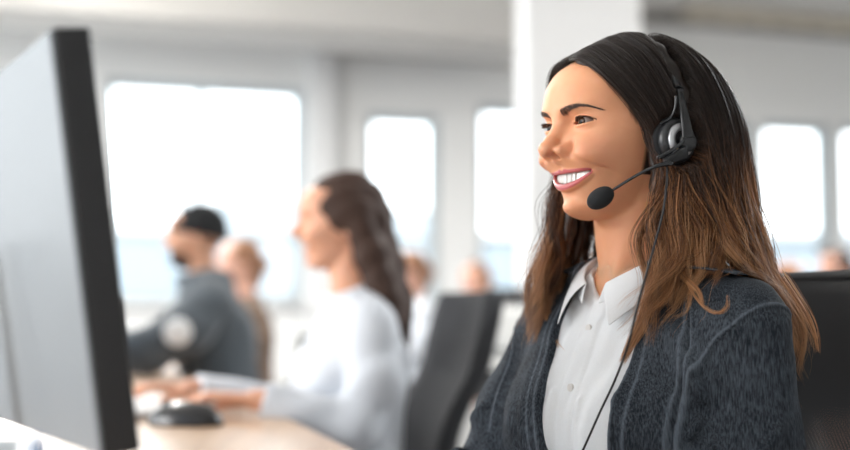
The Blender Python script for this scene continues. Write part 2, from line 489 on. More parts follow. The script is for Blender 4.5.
def teeth_field(x, y, z):
    X = np.abs(x)
    # arc of upper teeth
    cx = [0.42, 1.15, 1.85, 2.42, 2.88]; w = [0.425, 0.33, 0.38, 0.31, 0.29]; bot = [-4.82, -4.72, -4.72, -4.55, -4.35]
    d = None
    for c, ww, b in zip(cx, w, bot):
        yc = mouth_y(np.array(c)) - 0.62 - 0.02 * c
        sl = -0.176 * c; n = math.hypot(1, sl); tx, ty = 1 / n, sl / n
        lx = (X - c) * tx + (y - yc) * ty; ly = -(X - c) * ty * -1 * -1 + 0
        ly = (y - yc) * tx - (X - c) * ty
        zc = (b - 3.1) / 2; hz = (-3.1 - b) / 2
        qx = np.abs(lx) - (ww * n * 0.93 - 0.14); qy = np.abs(ly + 0.06 * (z + 3.8)) - 0.10; qz = np.abs(z - zc) - (hz - 0.16)
        bx = np.sqrt(np.maximum(qx, 0) ** 2 + np.maximum(qy, 0) ** 2 + np.maximum(qz, 0) ** 2) + np.minimum(np.maximum(qx, np.maximum(qy, qz)), 0) - 0.14
        d = bx if d is None else smin(d, bx, 0.10)
    return d

def surf_front(x, z, f=None, y0=13.0, y1=0.0):
    """y of the first surface hit coming from the front"""
    f = f or head_field
    x = np.asarray(x, float); z = np.asarray(z, float)
    ys = np.linspace(y0, y1, 66)
    best = np.full(x.shape, y1); done = np.zeros(x.shape, bool)
    for yy in ys:
        v = f(x, np.full_like(x, yy), z)
        hit = (v < 0) & ~done
        best[hit] = yy; done |= hit
    lo = best; hi = best + (y0 - y1) / 65
    for _ in range(8):
        m = (lo + hi) / 2; v = f(x, m, z) < 0
        lo = np.where(v, m, lo); hi = np.where(v, hi, m)
    return lo
def strands(P, r, sides=3, taper=True):
    """P (S,n,3) strand points, r scalar or (S,) -> V,F, t"""
    S, n, _ = P.shape
    T = np.gradient(P, axis=1); T /= np.linalg.norm(T, axis=2)[..., None] + 1e-12
    ref = RNG.normal(size=(S, 1, 3)); ref /= np.linalg.norm(ref, axis=2)[..., None]
    Nn = ref - T * (ref * T).sum(2)[..., None]; Nn /= np.linalg.norm(Nn, axis=2)[..., None] + 1e-9
    B = np.cross(T, Nn)
    t = np.linspace(0, 1, n)
    rr = np.broadcast_to(np.asarray(r, float).reshape(-1, 1), (S, 1)) * (np.minimum(1, (1 - t) * 4 + .12) if taper else np.ones(n))[None, :]
    a = np.linspace(0, 2 * PI, sides, endpoint=False)
    V = P[:, :, None, :] + rr[:, :, None, None] * (np.cos(a)[None, None, :, None] * Nn[:, :, None, :] + np.sin(a)[None, None, :, None] * B[:, :, None, :])
    V = V.reshape(-1, 3)
    s = (np.arange(S) * n * sides)[:, None, None]; i = (np.arange(n - 1) * sides)[None, :, None]; j = np.arange(sides)[None, None, :]; j2 = (j + 1) % sides
    F = np.stack(np.broadcast_arrays(s + i + j, s + i + j2, s + i + sides + j2, s + i + sides + j), -1).reshape(-1, 4)
    tt = np.broadcast_to(t[None, :, None], (S, n, sides)).ravel()
    return V, F, tt
def brow_strands(sgn):
    n = 420
    s = RNG.random(n)
    cx = 1.15 + s * 4.1
    cz = np.interp(s, [0, .25, .6, .8, 1], [3.45, 3.85, 4.25, 4.12, 3.65])
    th = np.interp(s, [0, .15, .5, .8, 1], [.30, .40, .31, .17, .05])
    off = RNG.uniform(-1, 1, n)
    x0 = cx; z0 = cz + off * th
    ang = np.interp(s, [0, .2, .5, 1], [1.25, .6, .15, -.35]) - off * .35 + RNG.normal(0, .12, n)
    L = np.interp(s, [0, .5, 1], [.45, .6, .45])
    P = np.zeros((n, 5, 3))
    for k in range(5):
        t = k / 4
        X = x0 + np.cos(ang - .3 * t) * L * t; Z = z0 + np.sin(ang - .3 * t) * L * t
        P[:, k, 0] = X * sgn; P[:, k, 2] = Z
        P[:, k, 1] = surf_front(X, Z) + 0.03 + 0.05 * math.sin(PI * t)
    return P * 0.01
def lash_strands(sgn):
    n = 130
    u = np.linspace(-1.15, 1.5, n) + RNG.normal(0, .02, n)
    v = eye_up(u) + 0.03
    rr = ER + 0.16
    y = EY + np.sqrt(np.clip(rr ** 2 - np.minimum(u, 1.2) ** 2 - v ** 2, 0.02, 9))
    P = np.zeros((n, 5, 3))
    L = np.interp(u, [-1.2, 0, 1.0, 1.5], [.25, .55, .75, .55])
    for k in range(5):
        t = k / 4
        X = EX + u + L * t * (0.10 + 0.35 * u)
        P[:, k, 0] = X * sgn; P[:, k, 1] = y + L * t * 0.8; P[:, k, 2] = EZ + v + L * (-0.12 * t + .34 * t * t)
    return P * 0.01

def build_head(parent, M):
    """M: head-local metres -> parent space"""
    V, Q = sdf_surface(head_field, (-8.6, -10.5, -17), (8.6, 12.4, 12.8), 0.085, 5, 2.4)
    V = relax(V, Q, 1)
    x, y, z = V.T
    at_ = {k: np.asarray(f(x, y, z), float) for k, f in {'lip': lip_mask, 'mouth': mouth_in, 'blush': blush, 'lidline': lid_dark, 'scalp': scalp}.items()}
    # the rest of the body (under the clothes) and the hands, in the same mesh
    def low(x, y, z):
        d = smin(torso_core(x, y, z, -.8), arms(x, y, z, -1.0), 2)
        d = smin(d, legs_f(x, y, z, -1.0), 3)
        for A, sd in ((ARM_N, 1), (ARM_F, -1)):
            e, w = np.array(A[2]), np.array(A[3])
            d = smin(d, hand_f(x, y, z, w, (w - e) * [1, 1, 0.1], side=sd), 1)
        return smax(smin(d, cap(x, y, z, (0, -2.6, -10), (0, -3.4, -20), 4.6, 5), 2), z + 14.5, .3)
    V2, Q2 = sdf_surface(low, (-24, -16, -106), (24, 52, -13), 0.55, 4, 2.4)
    V2 = relax(V2, Q2, 1)
    T2 = np.array(M.inverted() @ BODY_M); V2 = V2 @ T2[:3, :3].T + T2[:3, 3] * 100
    head = mesh_np('body', np.vstack([V, V2]) * .01, np.vstack([Q, Q2 + len(V)]), M_SKIN, parent, M=M,
                   attrs={k: np.concatenate([a, np.zeros(len(V2))]) for k, a in at_.items()})
    for s in (-1, 1):
        bm = bmesh.new(); bmesh.ops.create_uvsphere(bm, u_segments=48, v_segments=32, radius=ER * 0.01)
        e = bm_obj('eyeball', bm, M_EYE, parent, smooth=True)
        e.matrix_local = M @ Matrix.Translation((s * EX * 0.01, EY * 0.01, EZ * 0.01)) @ Matrix.Rotation(R(GAZE[0]), 4, 'Z') @ Matrix.Rotation(R(GAZE[1]), 4, 'X')
    sdf_obj('upper_teeth', teeth_field, (-3.6, 6.5, -5.2), (3.6, 10.6, -2.8), 0.05, M_TEETH, parent, M, it=1)
    for s in (-1, 1):
        V, F, t = strands(brow_strands(s), 0.00015)
        mesh_np('eyebrow', V, F, M_BROW, parent, M=M)
        V, F, t = strands(lash_strands(s), 0.00016)
        mesh_np('eyelashes', V, F, M_BROW, parent, M=M)
    return head
GAZE = (4, -3)
# ================================================================= CLOTHED BODY of the woman in front (cm, same origin as the head, yaw 55)
BODY_YAW = 56
BODY_M = Matrix.Translation(HEAD_POS) @ Matrix.Rotation(R(180 - BODY_YAW), 4, 'Z')
def fold(x, y, z, a, b, amp, w):
    return amp * np.exp(-(np.maximum(cap(x, y, z, a, b, 0, 0), 0) / w) ** 2)
def torso_core(x, y, z, g=0.0):
    """shared bust/torso form; g inflates"""
    X = np.abs(x)
    ZT = [-75, -66, -58, -50, -42, -37, -33, -29, -25.5, -22.5, -20, -17.5]
    W = cr(ZT, [18, 17.5, 14.5, 12.8, 13.3, 13.8, 14.2, 14.8, 14.8, 13.6, 10.5, 6.8], z) + g
    Fy = cr(ZT, [10, 10, 8.5, 7.6, 8.2, 8.8, 8.6, 7.6, 6.2, 4.8, 3.4, 2.4], z) + g
    By = cr(ZT, [13, 13.5, 12, 11, 11.5, 12.5, 13.2, 13.3, 12.6, 11.4, 9.8, 8.8], z) + g
    yc = -1.5
    lean = 0
    a = np.where(y > yc, Fy - yc, By + yc)
    n = 2.3
    q = ((X / W) ** n + (np.abs(y - yc) / a) ** n + 1e-9) ** (1 / n)
    d = (q - 1) * np.minimum(W, a) * 0.9
    d = smax(d, z + 15.5 - g, 2.0)
    d = smin(d, cap(X, y, z, (3.2, -4.6, -16.0), (13.8, -3.8, -22.0), 3.0 + g, 3.9 + g), 3.0)   # trapezius to shoulder
    d = smin(d, ell(X, y, z, (6.6, 5.6, -35), (5.0 + g, 4.2 + g, 5.4 + g)), 4.0)
    return d
ARM_N = [(-15.4, -4.0, -22.4), (-15.6, -4.4, -36.0), (-15.4, -0.5, -49.0), (-12.0, 24.0, -44.0)]
ARM_F = [(14.4, -3.4, -22.4), (16.5, 2.0, -34.0), (17.5, 7.5, -44.5), (13.0, 30.0, -42.0)]
def arms(x, y, z, g=0.0, AA=None):
    d = None
    for A in (AA or (ARM_N, ARM_F)):
        s, m, e, w = A
        c = chain(x, y, z, [(*s, 4.7 + g), (*m, 4.7 + g), (*e, 4.1 + g), (*w, 3.0 + g)], 2.5)
        d = c if d is None else np.minimum(d, c)
    return d
def shirt_field(x, y, z):
    d = torso_core(x, y, z, 0.2)
    # placket strip, raised, and soft vertical folds
    pl = x + 0.2
    d = d - 0.26 * (1 / (1 + np.exp((np.abs(pl) - 1.35) / 0.07))) * (y > 0)
    for k, (a, b, am, w) in enumerate([((3.2, 4, -18), (4.6, 12, -33), .35, 1.0), ((-3.4, 4, -18), (-5.0, 12, -34), .30, 1.0), ((2.6, 9, -30), (2.8, 11, -44), .4, .7),
                                       ((-2.6, 9, -26), (-3.0, 11, -42), .35, .8), ((0.6, 5, -20), (0.2, 10, -30), .25, .5), ((4.6, 10, -30), (4.9, 10, -46), .35, .7),
                                       ((-4.4, 10, -34), (-4.2, 10, -46), .3, .6), ((1.8, 6, -21), (2.9, 10, -29), -.3, .6), ((-1.9, 6, -21), (-2.6, 10, -28), -.3, .6)]):
            d = d - fold(x, y, z, a, b, am * 1.3, w * .8)
    d = d - 0.10 * np.sin(x * 1.7 + z * 0.25 + 1.3 * np.sin(z * 0.21)) * (y > 2) * np.clip((-19 - z) / 4, 0, 1)
    # neck opening
    d = smax(d, -cap(x, y, z, (0, -2.0, -8), (0, -2.8, -17.2), 5.3, 5.2), 0.3)
    v = ell(x, y, z, (0, 3.6, -15.6), (2.6, 3.6, 3.4))
    d = smax(d, -v, 0.4)
    return d
LZ = [-75, -50, -44, -38, -33, -29, -25, -21, -18, -15]
def lapel_n(z): return cr(LZ, [-9.8, -9.8, -9.7, -9.5, -9.3, -9.0, -8.6, -8.0, -6.8, -6.0], z)       # near side edge (x<0)
def lapel_f(z): return cr(LZ, [0.9, 0.9, 1.2, 2.0, 3.0, 4.2, 5.3, 6.2, 6.4, 6.0], z)
FOLDS_J = [  # near sleeve
    ((-15.8, 4.8, -34), (-20.8, 1.8, -26.5), .85, .7), ((-15.6, 5.2, -38), (-21.4, 1.6, -31), .95, .7), ((-15.6, 5.2, -42), (-22, 0.5, -36), .95, .75), ((-16, 4.6, -30.5), (-19, 2.8, -25), .4, .6),
    ((-15.8, 5, -36), (-21, 1.8, -29), -.7, .6), ((-15.6, 5.2, -40), (-21.6, 1.2, -34), -.7, .6), ((-20, 2, -40), (-22.5, -3, -33), .4, .8),
    ((-13, 3, -27), (-20, 4, -33), .9, 1.1), ((-14, 4, -31), (-22, 2, -40), .8, 1.2), ((-15, 4, -36), (-23, 0, -46), .8, 1.2),
    ((-12.5, 6, -30), (-17, 3, -43), .7, .9), ((-22, 2, -28), (-25, -3, -36), .55, 1.0), ((-24, 0, -33), (-26, -5, -44), .5, 1.2),
    ((-12, 4, -22), (-16, 4, -28), .5, .9), ((-20, 3, -44), (-26, -2, -47), .8, 1.0), ((-19, 4, -24), (-22, 3, -30), .4, .9),
    # near chest panel
    ((-9, 10, -26), (-10, 12, -40), .35, 1.0), ((-12, 8, -24), (-12.5, 9, -38), -.5, .8), ((-8, 6, -20), (-9, 11, -30), .35, .8),
    # far sleeve
    ((16, 8, -27), (22, 10, -33), .8, 1.0), ((17, 9, -33), (24, 12, -38), .8, 1.0), ((18, 12, -38), (24, 14, -43), .8, 1.0),
    ((14, 9, -28), (17, 12, -42), -.6, 1.0), ((8, 11, -26), (9, 13, -40), .4, .9),
    # back / shoulder
    ((-10, -6, -15.5), (-18, -5, -18), .3, 1.0), ((-8, -12, -22), (-16, -9, -26), .5, 1.2), ((-18, -9, -26), (-20, -8, -36), .5, 1.2)]
def armhole(x, y, z):
    """distance to the armhole seam of the near sleeve"""
    X = np.abs(x)
    P = [(12.9, -10.5, -27), (13.6, -8.5, -20.5), (14.3, -4.5, -15.6), (14.6, 0.3, -16.6), (13.6, 4.2, -20.5), (12.6, 6.6, -25.5), (11.8, 7.5, -30)]
    d = np.full_like(x, 1e9)
    for a, b in zip(P[:-1], P[1:]):
        d = np.minimum(d, np.maximum(cap(X, y, z, a, b, 0, 0), 0))
    # use only in-surface distance: measured in the plane across
    s = np.interp(z, [-30, -25.5, -20.5, -16.6], [11.8, 12.6, 13.6, 14.6])
    return d, X - s
def jacket_field(x, y, z):
    t = torso_core(x, y, z, 1.15)
    d = smin(t, arms(x, y, z, 1.15), 1.6)
    for a, b, am, w in FOLDS_J:
        d = d - fold(x, y, z, a, b, am, w * 1.15)
    wob = np.sin(x * .55 + 1.7 * np.sin(z * .31 + y * .2)) * np.sin(z * .43 + y * .37 + x * .11)
    d = d - 0.16 * wob
    # armhole seam: sleeve puffs slightly outside it, raised double stitch ridge
    sd = (np.abs(x) - np.interp(z, [-37, -29.6, -27.4, -25.5, -23.3, -21.9, -20.3, -19.2, -17], [15.0, 15.3, 15.5, 16.1, 17.5, 19.1, 20.3, 21.2, 30])) * 1.0
    fr = (z > -36) * 1.0
    d = d - fr * (0.26 * np.exp(-((sd + 0.28) / 0.26) ** 2) - 0.22 * np.exp(-((sd - 0.22) / 0.22) ** 2))
    # front band along the opening, with a seam groove
    en = x - lapel_n(z); ef = lapel_f(z) - x
    for e in (en, ef):
        q = -e      # distance from the opening edge, outward positive
        d = d - (y > 0) * (0.22 / (1 + np.exp((np.abs(q - 1.6) - 1.5) / 0.12)) + 0.10 * np.exp(-((q - 0.35) / 0.16) ** 2))
    # princess seam on the near and far panel
    for sg, sx in ((-1, 12.0), (1, 11.0)):
        pass
    s1 = -x - np.interp(z, [-48, -36, -28, -24.7, -21.3, -17.9], [13.6, 14.0, 14.1, 13.9, 13.2, 11.5])
    d = d - (y > 0) * (0.28 * np.exp(-((s1) / 0.20) ** 2) + 0.22 * np.exp(-((s1 - 0.75) / 0.18) ** 2) - 0.22 * np.exp(-((s1 - 0.38) / 0.14) ** 2))
    # opening
    op = np.maximum(x - lapel_f(z), lapel_n(z) - x)
    op = np.maximum(op, -y - 1.0)
    d = smax(d, -op, 0.35)
    # neck hole
    d = smax(d, -cap(x, y, z, (0, -3.0, -6), (0, -3.4, -17.8), 6.6, 6.4), 0.4)
    return d
def seam_mask(x, y, z):
    sd = np.abs(x) - np.interp(z, [-37, -29.6, -27.4, -25.5, -23.3, -21.9, -20.3, -19.2, -17], [15.0, 15.3, 15.5, 16.1, 17.5, 19.1, 20.3, 21.2, 30])
    m = np.exp(-((sd + 0.25) / 0.16) ** 2) * (z > -36)
    en = x - lapel_n(z); ef = lapel_f(z) - x
    for e in (en, ef):
        m = np.maximum(m, np.exp(-((-e - 0.35) / 0.12) ** 2) * (y > 0))
        m = np.maximum(m, np.exp(-((-e - 1.5) / 0.12) ** 2) * (y > 0))
    s1 = -x - np.interp(z, [-48, -36, -28, -24.7, -21.3, -17.9], [13.6, 14.0, 14.1, 13.9, 13.2, 11.5])
    m = np.maximum(m, np.maximum(np.exp(-(s1 / .16) ** 2), np.exp(-((s1 - .75) / .14) ** 2)) * (y > 0) * .8)
    return m
def denim_material(name='denim', dark=(0.008, 0.011, 0.016), light=(0.125, 0.147, 0.177)):
    m, nt, b = new_mat(name)
    L = nt.links.new
    tc = N(nt, 'ShaderNodeTexCoord')
    def noise_(scale, sx=1, sy=1, sz=1, det=4.0, rough=.6):
        mp = N(nt, 'ShaderNodeMapping'); mp.inputs['Scale'].default_value = (sx, sy, sz); L(tc.outputs['Object'], mp.inputs[0])
        n = N(nt, 'ShaderNodeTexNoise', Scale=scale, Detail=det, Roughness=rough); L(mp.outputs[0], n.inputs['Vector']); return n.outputs['Fac']
    big = noise_(14, det=5); fib = noise_(760, 1, 1, 0.10, 2.0, .6); fine = noise_(1500, 1, 1, 1, 2.0)
    def math_(op, a, b_):
        n = N(nt, 'ShaderNodeMath', operation=op)
        for i, v in enumerate((a, b_)):
            if isinstance(v, (int, float)): n.inputs[i].default_value = v
            else: L(v, n.inputs[i])
        return n.outputs[0]
    f = math_('ADD', math_('MULTIPLY', big, .75), math_('MULTIPLY', fib, 1.45))
    f = math_('ADD', f, math_('MULTIPLY', fine, 0.5))
    mr = N(nt, 'ShaderNodeMapRange'); L(f, mr.inputs[0]); mr.inputs[1].default_value = 1.15; mr.inputs[2].default_value = 1.95
    at_ = N(nt, 'ShaderNodeAttribute'); at_.attribute_name = 'seam'
    fac = math_('ADD', mr.outputs[0], math_('MULTIPLY', at_.outputs['Fac'], 0.7))
    mx = N(nt, 'ShaderNodeMix', data_type='RGBA'); mx.clamp_factor = True
    L(fac, mx.inputs[0]); mx.inputs[6].default_value = (*dark, 1); mx.inputs[7].default_value = (*light, 1)
    L(mx.outputs[2], b.inputs['Base Color'])
    b.inputs['Roughness'].default_value = 0.9
    b.inputs['Specular IOR Level'].default_value = .25
    bp = N(nt, 'ShaderNodeBump', Strength=0.35, Distance=0.0010); L(f, bp.inputs['Height']); L(bp.outputs['Normal'], b.inputs['Normal'])
    return m
M_DENIM = denim_material()
def cloth_material(name, col, shade):
    m, nt, b = new_mat(name); L = nt.links.new
    tc = N(nt, 'ShaderNodeTexCoord')
    n1 = N(nt, 'ShaderNodeTexNoise', Scale=14.0, Detail=3.0); n2 = N(nt, 'ShaderNodeTexNoise', Scale=700.0, Detail=2.0)
    L(tc.outputs['Object'], n1.inputs['Vector']); L(tc.outputs['Object'], n2.inputs['Vector'])
    mx = N(nt, 'ShaderNodeMix', data_type='RGBA'); L(n2.outputs['Fac'], mx.inputs[0]); mx.inputs[6].default_value = (*shade, 1); mx.inputs[7].default_value = (*col, 1)
    L(mx.outputs[2], b.inputs['Base Color'])
    b.inputs['Roughness'].default_value = .8; b.inputs['Sheen Weight'].default_value = .2; b.inputs['Specular IOR Level'].default_value = .2
    b1 = N(nt, 'ShaderNodeBump', Strength=.5, Distance=.006); L(n1.outputs['Fac'], b1.inputs['Height'])
    b2 = N(nt, 'ShaderNodeBump', Strength=.2, Distance=.0005); L(n2.outputs['Fac'], b2.inputs['Height']); L(b1.outputs['Normal'], b2.inputs['Normal'])
    L(b2.outputs['Normal'], b.inputs['Normal'])
    return m
M_SHIRT = cloth_material('white_cotton', (0.84, 0.86, 0.88), (0.74, 0.76, 0.78))
M_BUTTON = simple('shirt_button', (0.75, 0.73, 0.70), 0.3)
M_TROUSER = simple('dark_trouser_cloth', (0.03, 0.032, 0.04), 0.85)

def collar_grid(top, edge, nphi, nv, bulge, thick, name, mat, parent, M, seam=True):
    """top, edge: control rows (k,3) cm around the neck; grid between them with an outward bulge"""
    T = catmull(top, nphi); E = catmull(edge, nphi)
    V = np.zeros((nv, nphi, 3)); cen = np.array([0, -3.0, 0])
    out = T - cen; out[:, 2] = 0; out /= np.linalg.norm(out, axis=1)[:, None]
    for i in range(nv):
        t = i / (nv - 1)
        V[i] = T * (1 - t) + E * t + (out * 1.0 + np.array([0, 0, .5])) * bulge * math.sin(PI * t) ** .8 * (1 - .5 * t)
    i = np.arange(nv - 1)[:, None]; j = np.arange(nphi - 1)[None, :]
    F = np.stack([i * nphi + j, i * nphi + j + 1, (i + 1) * nphi + j + 1, (i + 1) * nphi + j], -1).reshape(-1, 4)
    tt = np.repeat(np.arange(nv) / (nv - 1), nphi)
    o = mesh_np(name, V.reshape(-1, 3) * .01, F, mat, parent, attrs={'seam': np.exp(-((tt - .88) / .04) ** 2)} if seam else None, M=M)
    s = o.modifiers.new('thick', 'SOLIDIFY'); s.thickness = thick; s.offset = 0
    b = o.modifiers.new('sub', 'SUBSURF'); b.levels = b.render_levels = 1
    return o
def mirror_row(rows):
    """rows given for x>=0 from the back centre to the front tip -> full row tip..back..tip"""
    r = [(-x, y, z) for x, y, z in rows[::-1]]
    return np.array(r + list(rows[1:]), float)

def build_clothes(parent):
    M = BODY_M
    sdf_obj('shirt', shirt_field, (-16, -15, -48), (16, 14, -11), 0.24, M_SHIRT, parent, M, it=2, coarse=4, margin=2.6)
    sdf_obj('denim_jacket', jacket_field, (-25, -16, -54), (25, 34, -11), 0.24, M_DENIM, parent, M, it=1, attrs={'seam': seam_mask}, coarse=4, margin=2.2)
    # shirt collar: stand + leaf, open at the throat
    top = [(0, -8.4, -10.2), (3.6, -7.2, -10.8), (5.6, -3.8, -12.4), (5.3, 0.0, -14.3), (3.5, 2.6, -15.9), (1.7, 3.9, -17.0)]
    base = [(0, -8.6, -13.4), (3.9, -7.4, -13.8), (6.1, -3.6, -15.2), (5.6, 0.4, -16.9), (3.6, 3.4, -18.6), (1.4, 4.9, -19.6)]
    edge = [(0, -9.8, -14.4), (4.6, -8.4, -14.8), (7.4, -3.8, -16.0), (7.6, 0.6, -17.6), (6.0, 4.2, -20.4), (4.6, 6.2, -22.2)]
    collar_grid(mirror_row(base), mirror_row(top), 60, 8, 0.1, .0012, 'collar_stand', M_SHIRT, parent, M, False)
    collar_grid(mirror_row(top), mirror_row(edge), 60, 12, 0.75, .0016, 'shirt_collar', M_SHIRT, parent, M, False)
    # jacket collar
    jt = [(0, -9.2, -12.2), (4.6, -8.2, -12.4), (7.0, -4.6, -13.4), (7.6, -1.4, -14.4), (7.6, 1.6, -15.6)]
    je = [(0, -13.4, -18.2), (6.4, -11.8, -17.8), (11.5, -9.2, -16.6), (15.4, -5.8, -16.3), (16.6, -2.6, -16.2)]
    collar_grid(mirror_row(jt), mirror_row(je), 60, 12, 1.1, .0030, 'jacket_collar', M_DENIM, parent, M)
    # shirt buttons
    for zz in (-22.5, -29.5, -36.5, -43.5):
        yy = surf_front(np.array([-0.2]), np.array([zz]), shirt_field, 16, 0)[0]
        bm = bmesh.new(); p = M @ Vector((-0.002, (yy + .02) * .01, zz * .01)); q = M @ Vector((-0.002, (yy + .22) * .01, zz * .01))
        add_cyl(bm, p, q, .0052, .0048, 20)
        bm_obj('shirt_button', bm, M_BUTTON, parent, smooth=False)

def hand_f(x, y, z, w, d_, g=0.0, side=1, curl=0.5):
    """hand from wrist w (cm) pointing forward along d_ (unit, xy-ish); side=+1 thumb towards +x"""
    w = np.array(w, float); f = np.array(d_, float); f /= np.linalg.norm(f)
    s = np.cross(f, [0, 0, 1.0]); s /= np.linalg.norm(s); u = np.cross(s, f)
    pt = lambda a, b, c: tuple(w + f * a + s * b + u * c)
    d = cap(x, y, z, pt(-5, 0, 0), pt(0.5, 0, 0), 2.5, 2.1)
    for k, b in enumerate((-2.7, -0.9, 0.9, 2.6)):
        d = smin(d, cap(x, y, z, pt(0.5, b * .45, 0), pt(7.6 - .25 * abs(k - 1.4), b, 0.5), 1.35, 1.0), 0.9)
    for k, (b, L) in enumerate(((-2.8, 6.0), (-0.95, 7.4), (0.9, 7.8), (2.7, 7.0))):
        if side > 0: pass
        else: L = (7.0, 7.8, 7.4, 6.0)[k]
        a0 = 7.4; a1 = a0 + L * .42; a2 = a0 + L * .72; a3 = a0 + L * .92
        fd = chain(x, y, z, [(*pt(a0, b, .5), .95), (*pt(a1, b * 1.1, .7), .85), (*pt(a2, b * 1.15, .7 - 1.2 * curl), .78), (*pt(a3, b * 1.15, .5 - 3.0 * curl), .66)], .3)
        d = smin(d, fd, 0.25)
    th = chain(x, y, z, [(*pt(1.5, 1.6 * side, -.3), 1.4), (*pt(4.2, 3.8 * side, -.8), 1.15), (*pt(6.8, 4.8 * side, -1.3), .95), (*pt(8.8, 4.9 * side, -1.9), .78)], .4)
    return smin(d, th, 0.5) + 0
def legs_f(x, y, z, g=0.0):
    X = np.abs(x)
    d = chain(X, y, z, [(8.0, -3, -66, 8.6 + g), (9.5, 36, -66, 6.4 + g), (9.5, 38, -104, 4.2 + g)], 3)
    return smin(d, ell(x, y, z, (0, -4, -63), (17 + g, 12 + g, 9 + g)), 4)
def feet_f(x, y, z):
    X = np.abs(x)
    return smin(chain(X, y, z, [(9.5, 37, -110.6, 3.9), (9.8, 46, -112.2, 3.5), (10, 54, -113.0, 2.7)], 2), cap(X, y, z, (9.5, 37.5, -110), (9.5, 38, -100), 3.9, 4.3), 1)
# ================================================================= HAIR (head-local cm; near side is x<0)
GA = [
 [(0.8,6.3,10.4),(-2.0,7.0,10.1),(-4.9,6.1,8.3),(-6.9,3.6,5.1),(-7.8,1.2,1.0),(-8.0,0.4,-3.5),(-7.6,0.6,-9),(-8.3,1.6,-14.5),(-9.0,4.6,-20),(-8.8,8.2,-27.5)],
 [(0.8,5.2,11.3),(-3.0,5.6,11.1),(-6.0,4.4,8.6),(-7.7,2.2,5.0),(-8.4,0.5,1.0),(-8.8,-0.4,-3.5),(-9.0,-0.2,-9),(-9.6,1.6,-15),(-10.6,5.0,-20),(-11.4,7.6,-24)],
 [(0.8,3.0,12.4),(-3.6,3.2,12.2),(-7.0,1.8,9.8),(-8.5,-0.2,5.5),(-9.1,-1.6,1.0),(-9.6,-2.4,-4),(-10.2,-3.4,-10),(-10.9,-3.0,-14.5),(-11.6,-0.2,-18),(-11.8,3.4,-21)],
 [(0.8,1.4,13.1),(-3.8,1.4,12.8),(-7.4,0.2,10.0),(-8.9,-1.8,5.5),(-9.5,-3.2,1.0),(-10.0,-4.0,-4),(-10.8,-4.8,-10),(-12.2,-5.2,-14.5),(-14.6,-4.8,-17.5),(-16.6,-4.0,-19.5)],
 [(0.8,0.0,13.4),(-4.0,-0.2,13.1),(-7.8,-1.6,10.3),(-9.4,-3.4,5.5),(-9.9,-4.8,1.0),(-10.3,-5.6,-4),(-11.0,-6.4,-10),(-12.4,-7.4,-14.5),(-14.8,-8.6,-18),(-17.6,-8.8,-22)],
 [(0.6,-3.2,13.4),(-4.2,-4.0,13.0),(-7.8,-5.8,10.0),(-9.4,-7.6,5.0),(-9.8,-8.4,0),(-10.2,-8.4,-5),(-11.2,-8.4,-11),(-13.0,-9.0,-17),(-15.4,-9.6,-22),(-16.8,-9.8,-26)],
 [(0.3,-6.4,12.0),(-3.8,-7.8,11.2),(-7.0,-9.8,8.0),(-8.6,-11.4,3),(-9.0,-11.8,-2),(-9.2,-11.8,-8),(-10.2,-12.2,-14),(-11.8,-12.8,-20),(-13.2,-13.4,-26),(-14.0,-13.6,-30)],
 [(0.0,-9.4,9.2),(-2.4,-10.8,7.5),(-4.4,-12.4,3),(-5.0,-13.0,-2),(-5.6,-13.2,-8),(-6.4,-13.8,-14),(-7.4,-14.6,-20),(-8,-15.2,-26),(-8.5,-15.4,-30),(-8.5,-15.5,-34)],
]
GB = [
 [(1.0,6.3,10.4),(3.2,6.8,9.4),(5.5,5.1,6.7),(6.9,2.4,3.0),(7.4,1.4,-1.0),(7.6,2.4,-6),(7.1,4.2,-12),(7.2,6.2,-18),(6.9,8.6,-24.5)],
 [(1.0,5.2,11.3),(4.2,5.2,10.2),(6.8,3.9,7.1),(8.1,2.1,2.5),(8.5,1.0,-2),(8.7,1.4,-8),(8.9,2.8,-14),(8.9,5.2,-20),(8.4,7.8,-26)],
 [(1.0,2.6,12.4),(5.0,2.2,11.2),(7.8,0.5,7.6),(8.9,-1.0,2.5),(9.4,-1.8,-3),(9.9,-1.2,-9),(10.3,0.6,-15),(10.5,3.2,-21),(10.2,5.6,-26.5)],
 [(1.0,-2.0,13.4),(5.0,-2.6,12.0),(8.0,-4.2,7.4),(9.4,-5.0,2),(10.0,-5.2,-4),(10.6,-5.0,-10),(11.4,-4,-16),(12.0,-1.8,-22),(12.0,0.4,-27)],
 [(0.6,-6.4,12.0),(4.6,-8.0,10.2),(7.6,-10.0,5.5),(8.8,-11.6,0),(9.8,-12.4,-6),(10.8,-13.4,-12),(12,-14,-18),(13,-14.4,-25),(13,-14.6,-30)],
 [(0.0,-9.4,9.2),(2.4,-11.2,7),(4,-12.8,3),(4.6,-14,-2),(5.2,-15,-8),(5.6,-16,-14),(6,-17,-20),(6,-17.5,-27),(6,-17.5,-33)],
]
_c = hl(671, 142, -.088) * 100
CUP_Y, CUP_Z = _c.y, _c.z
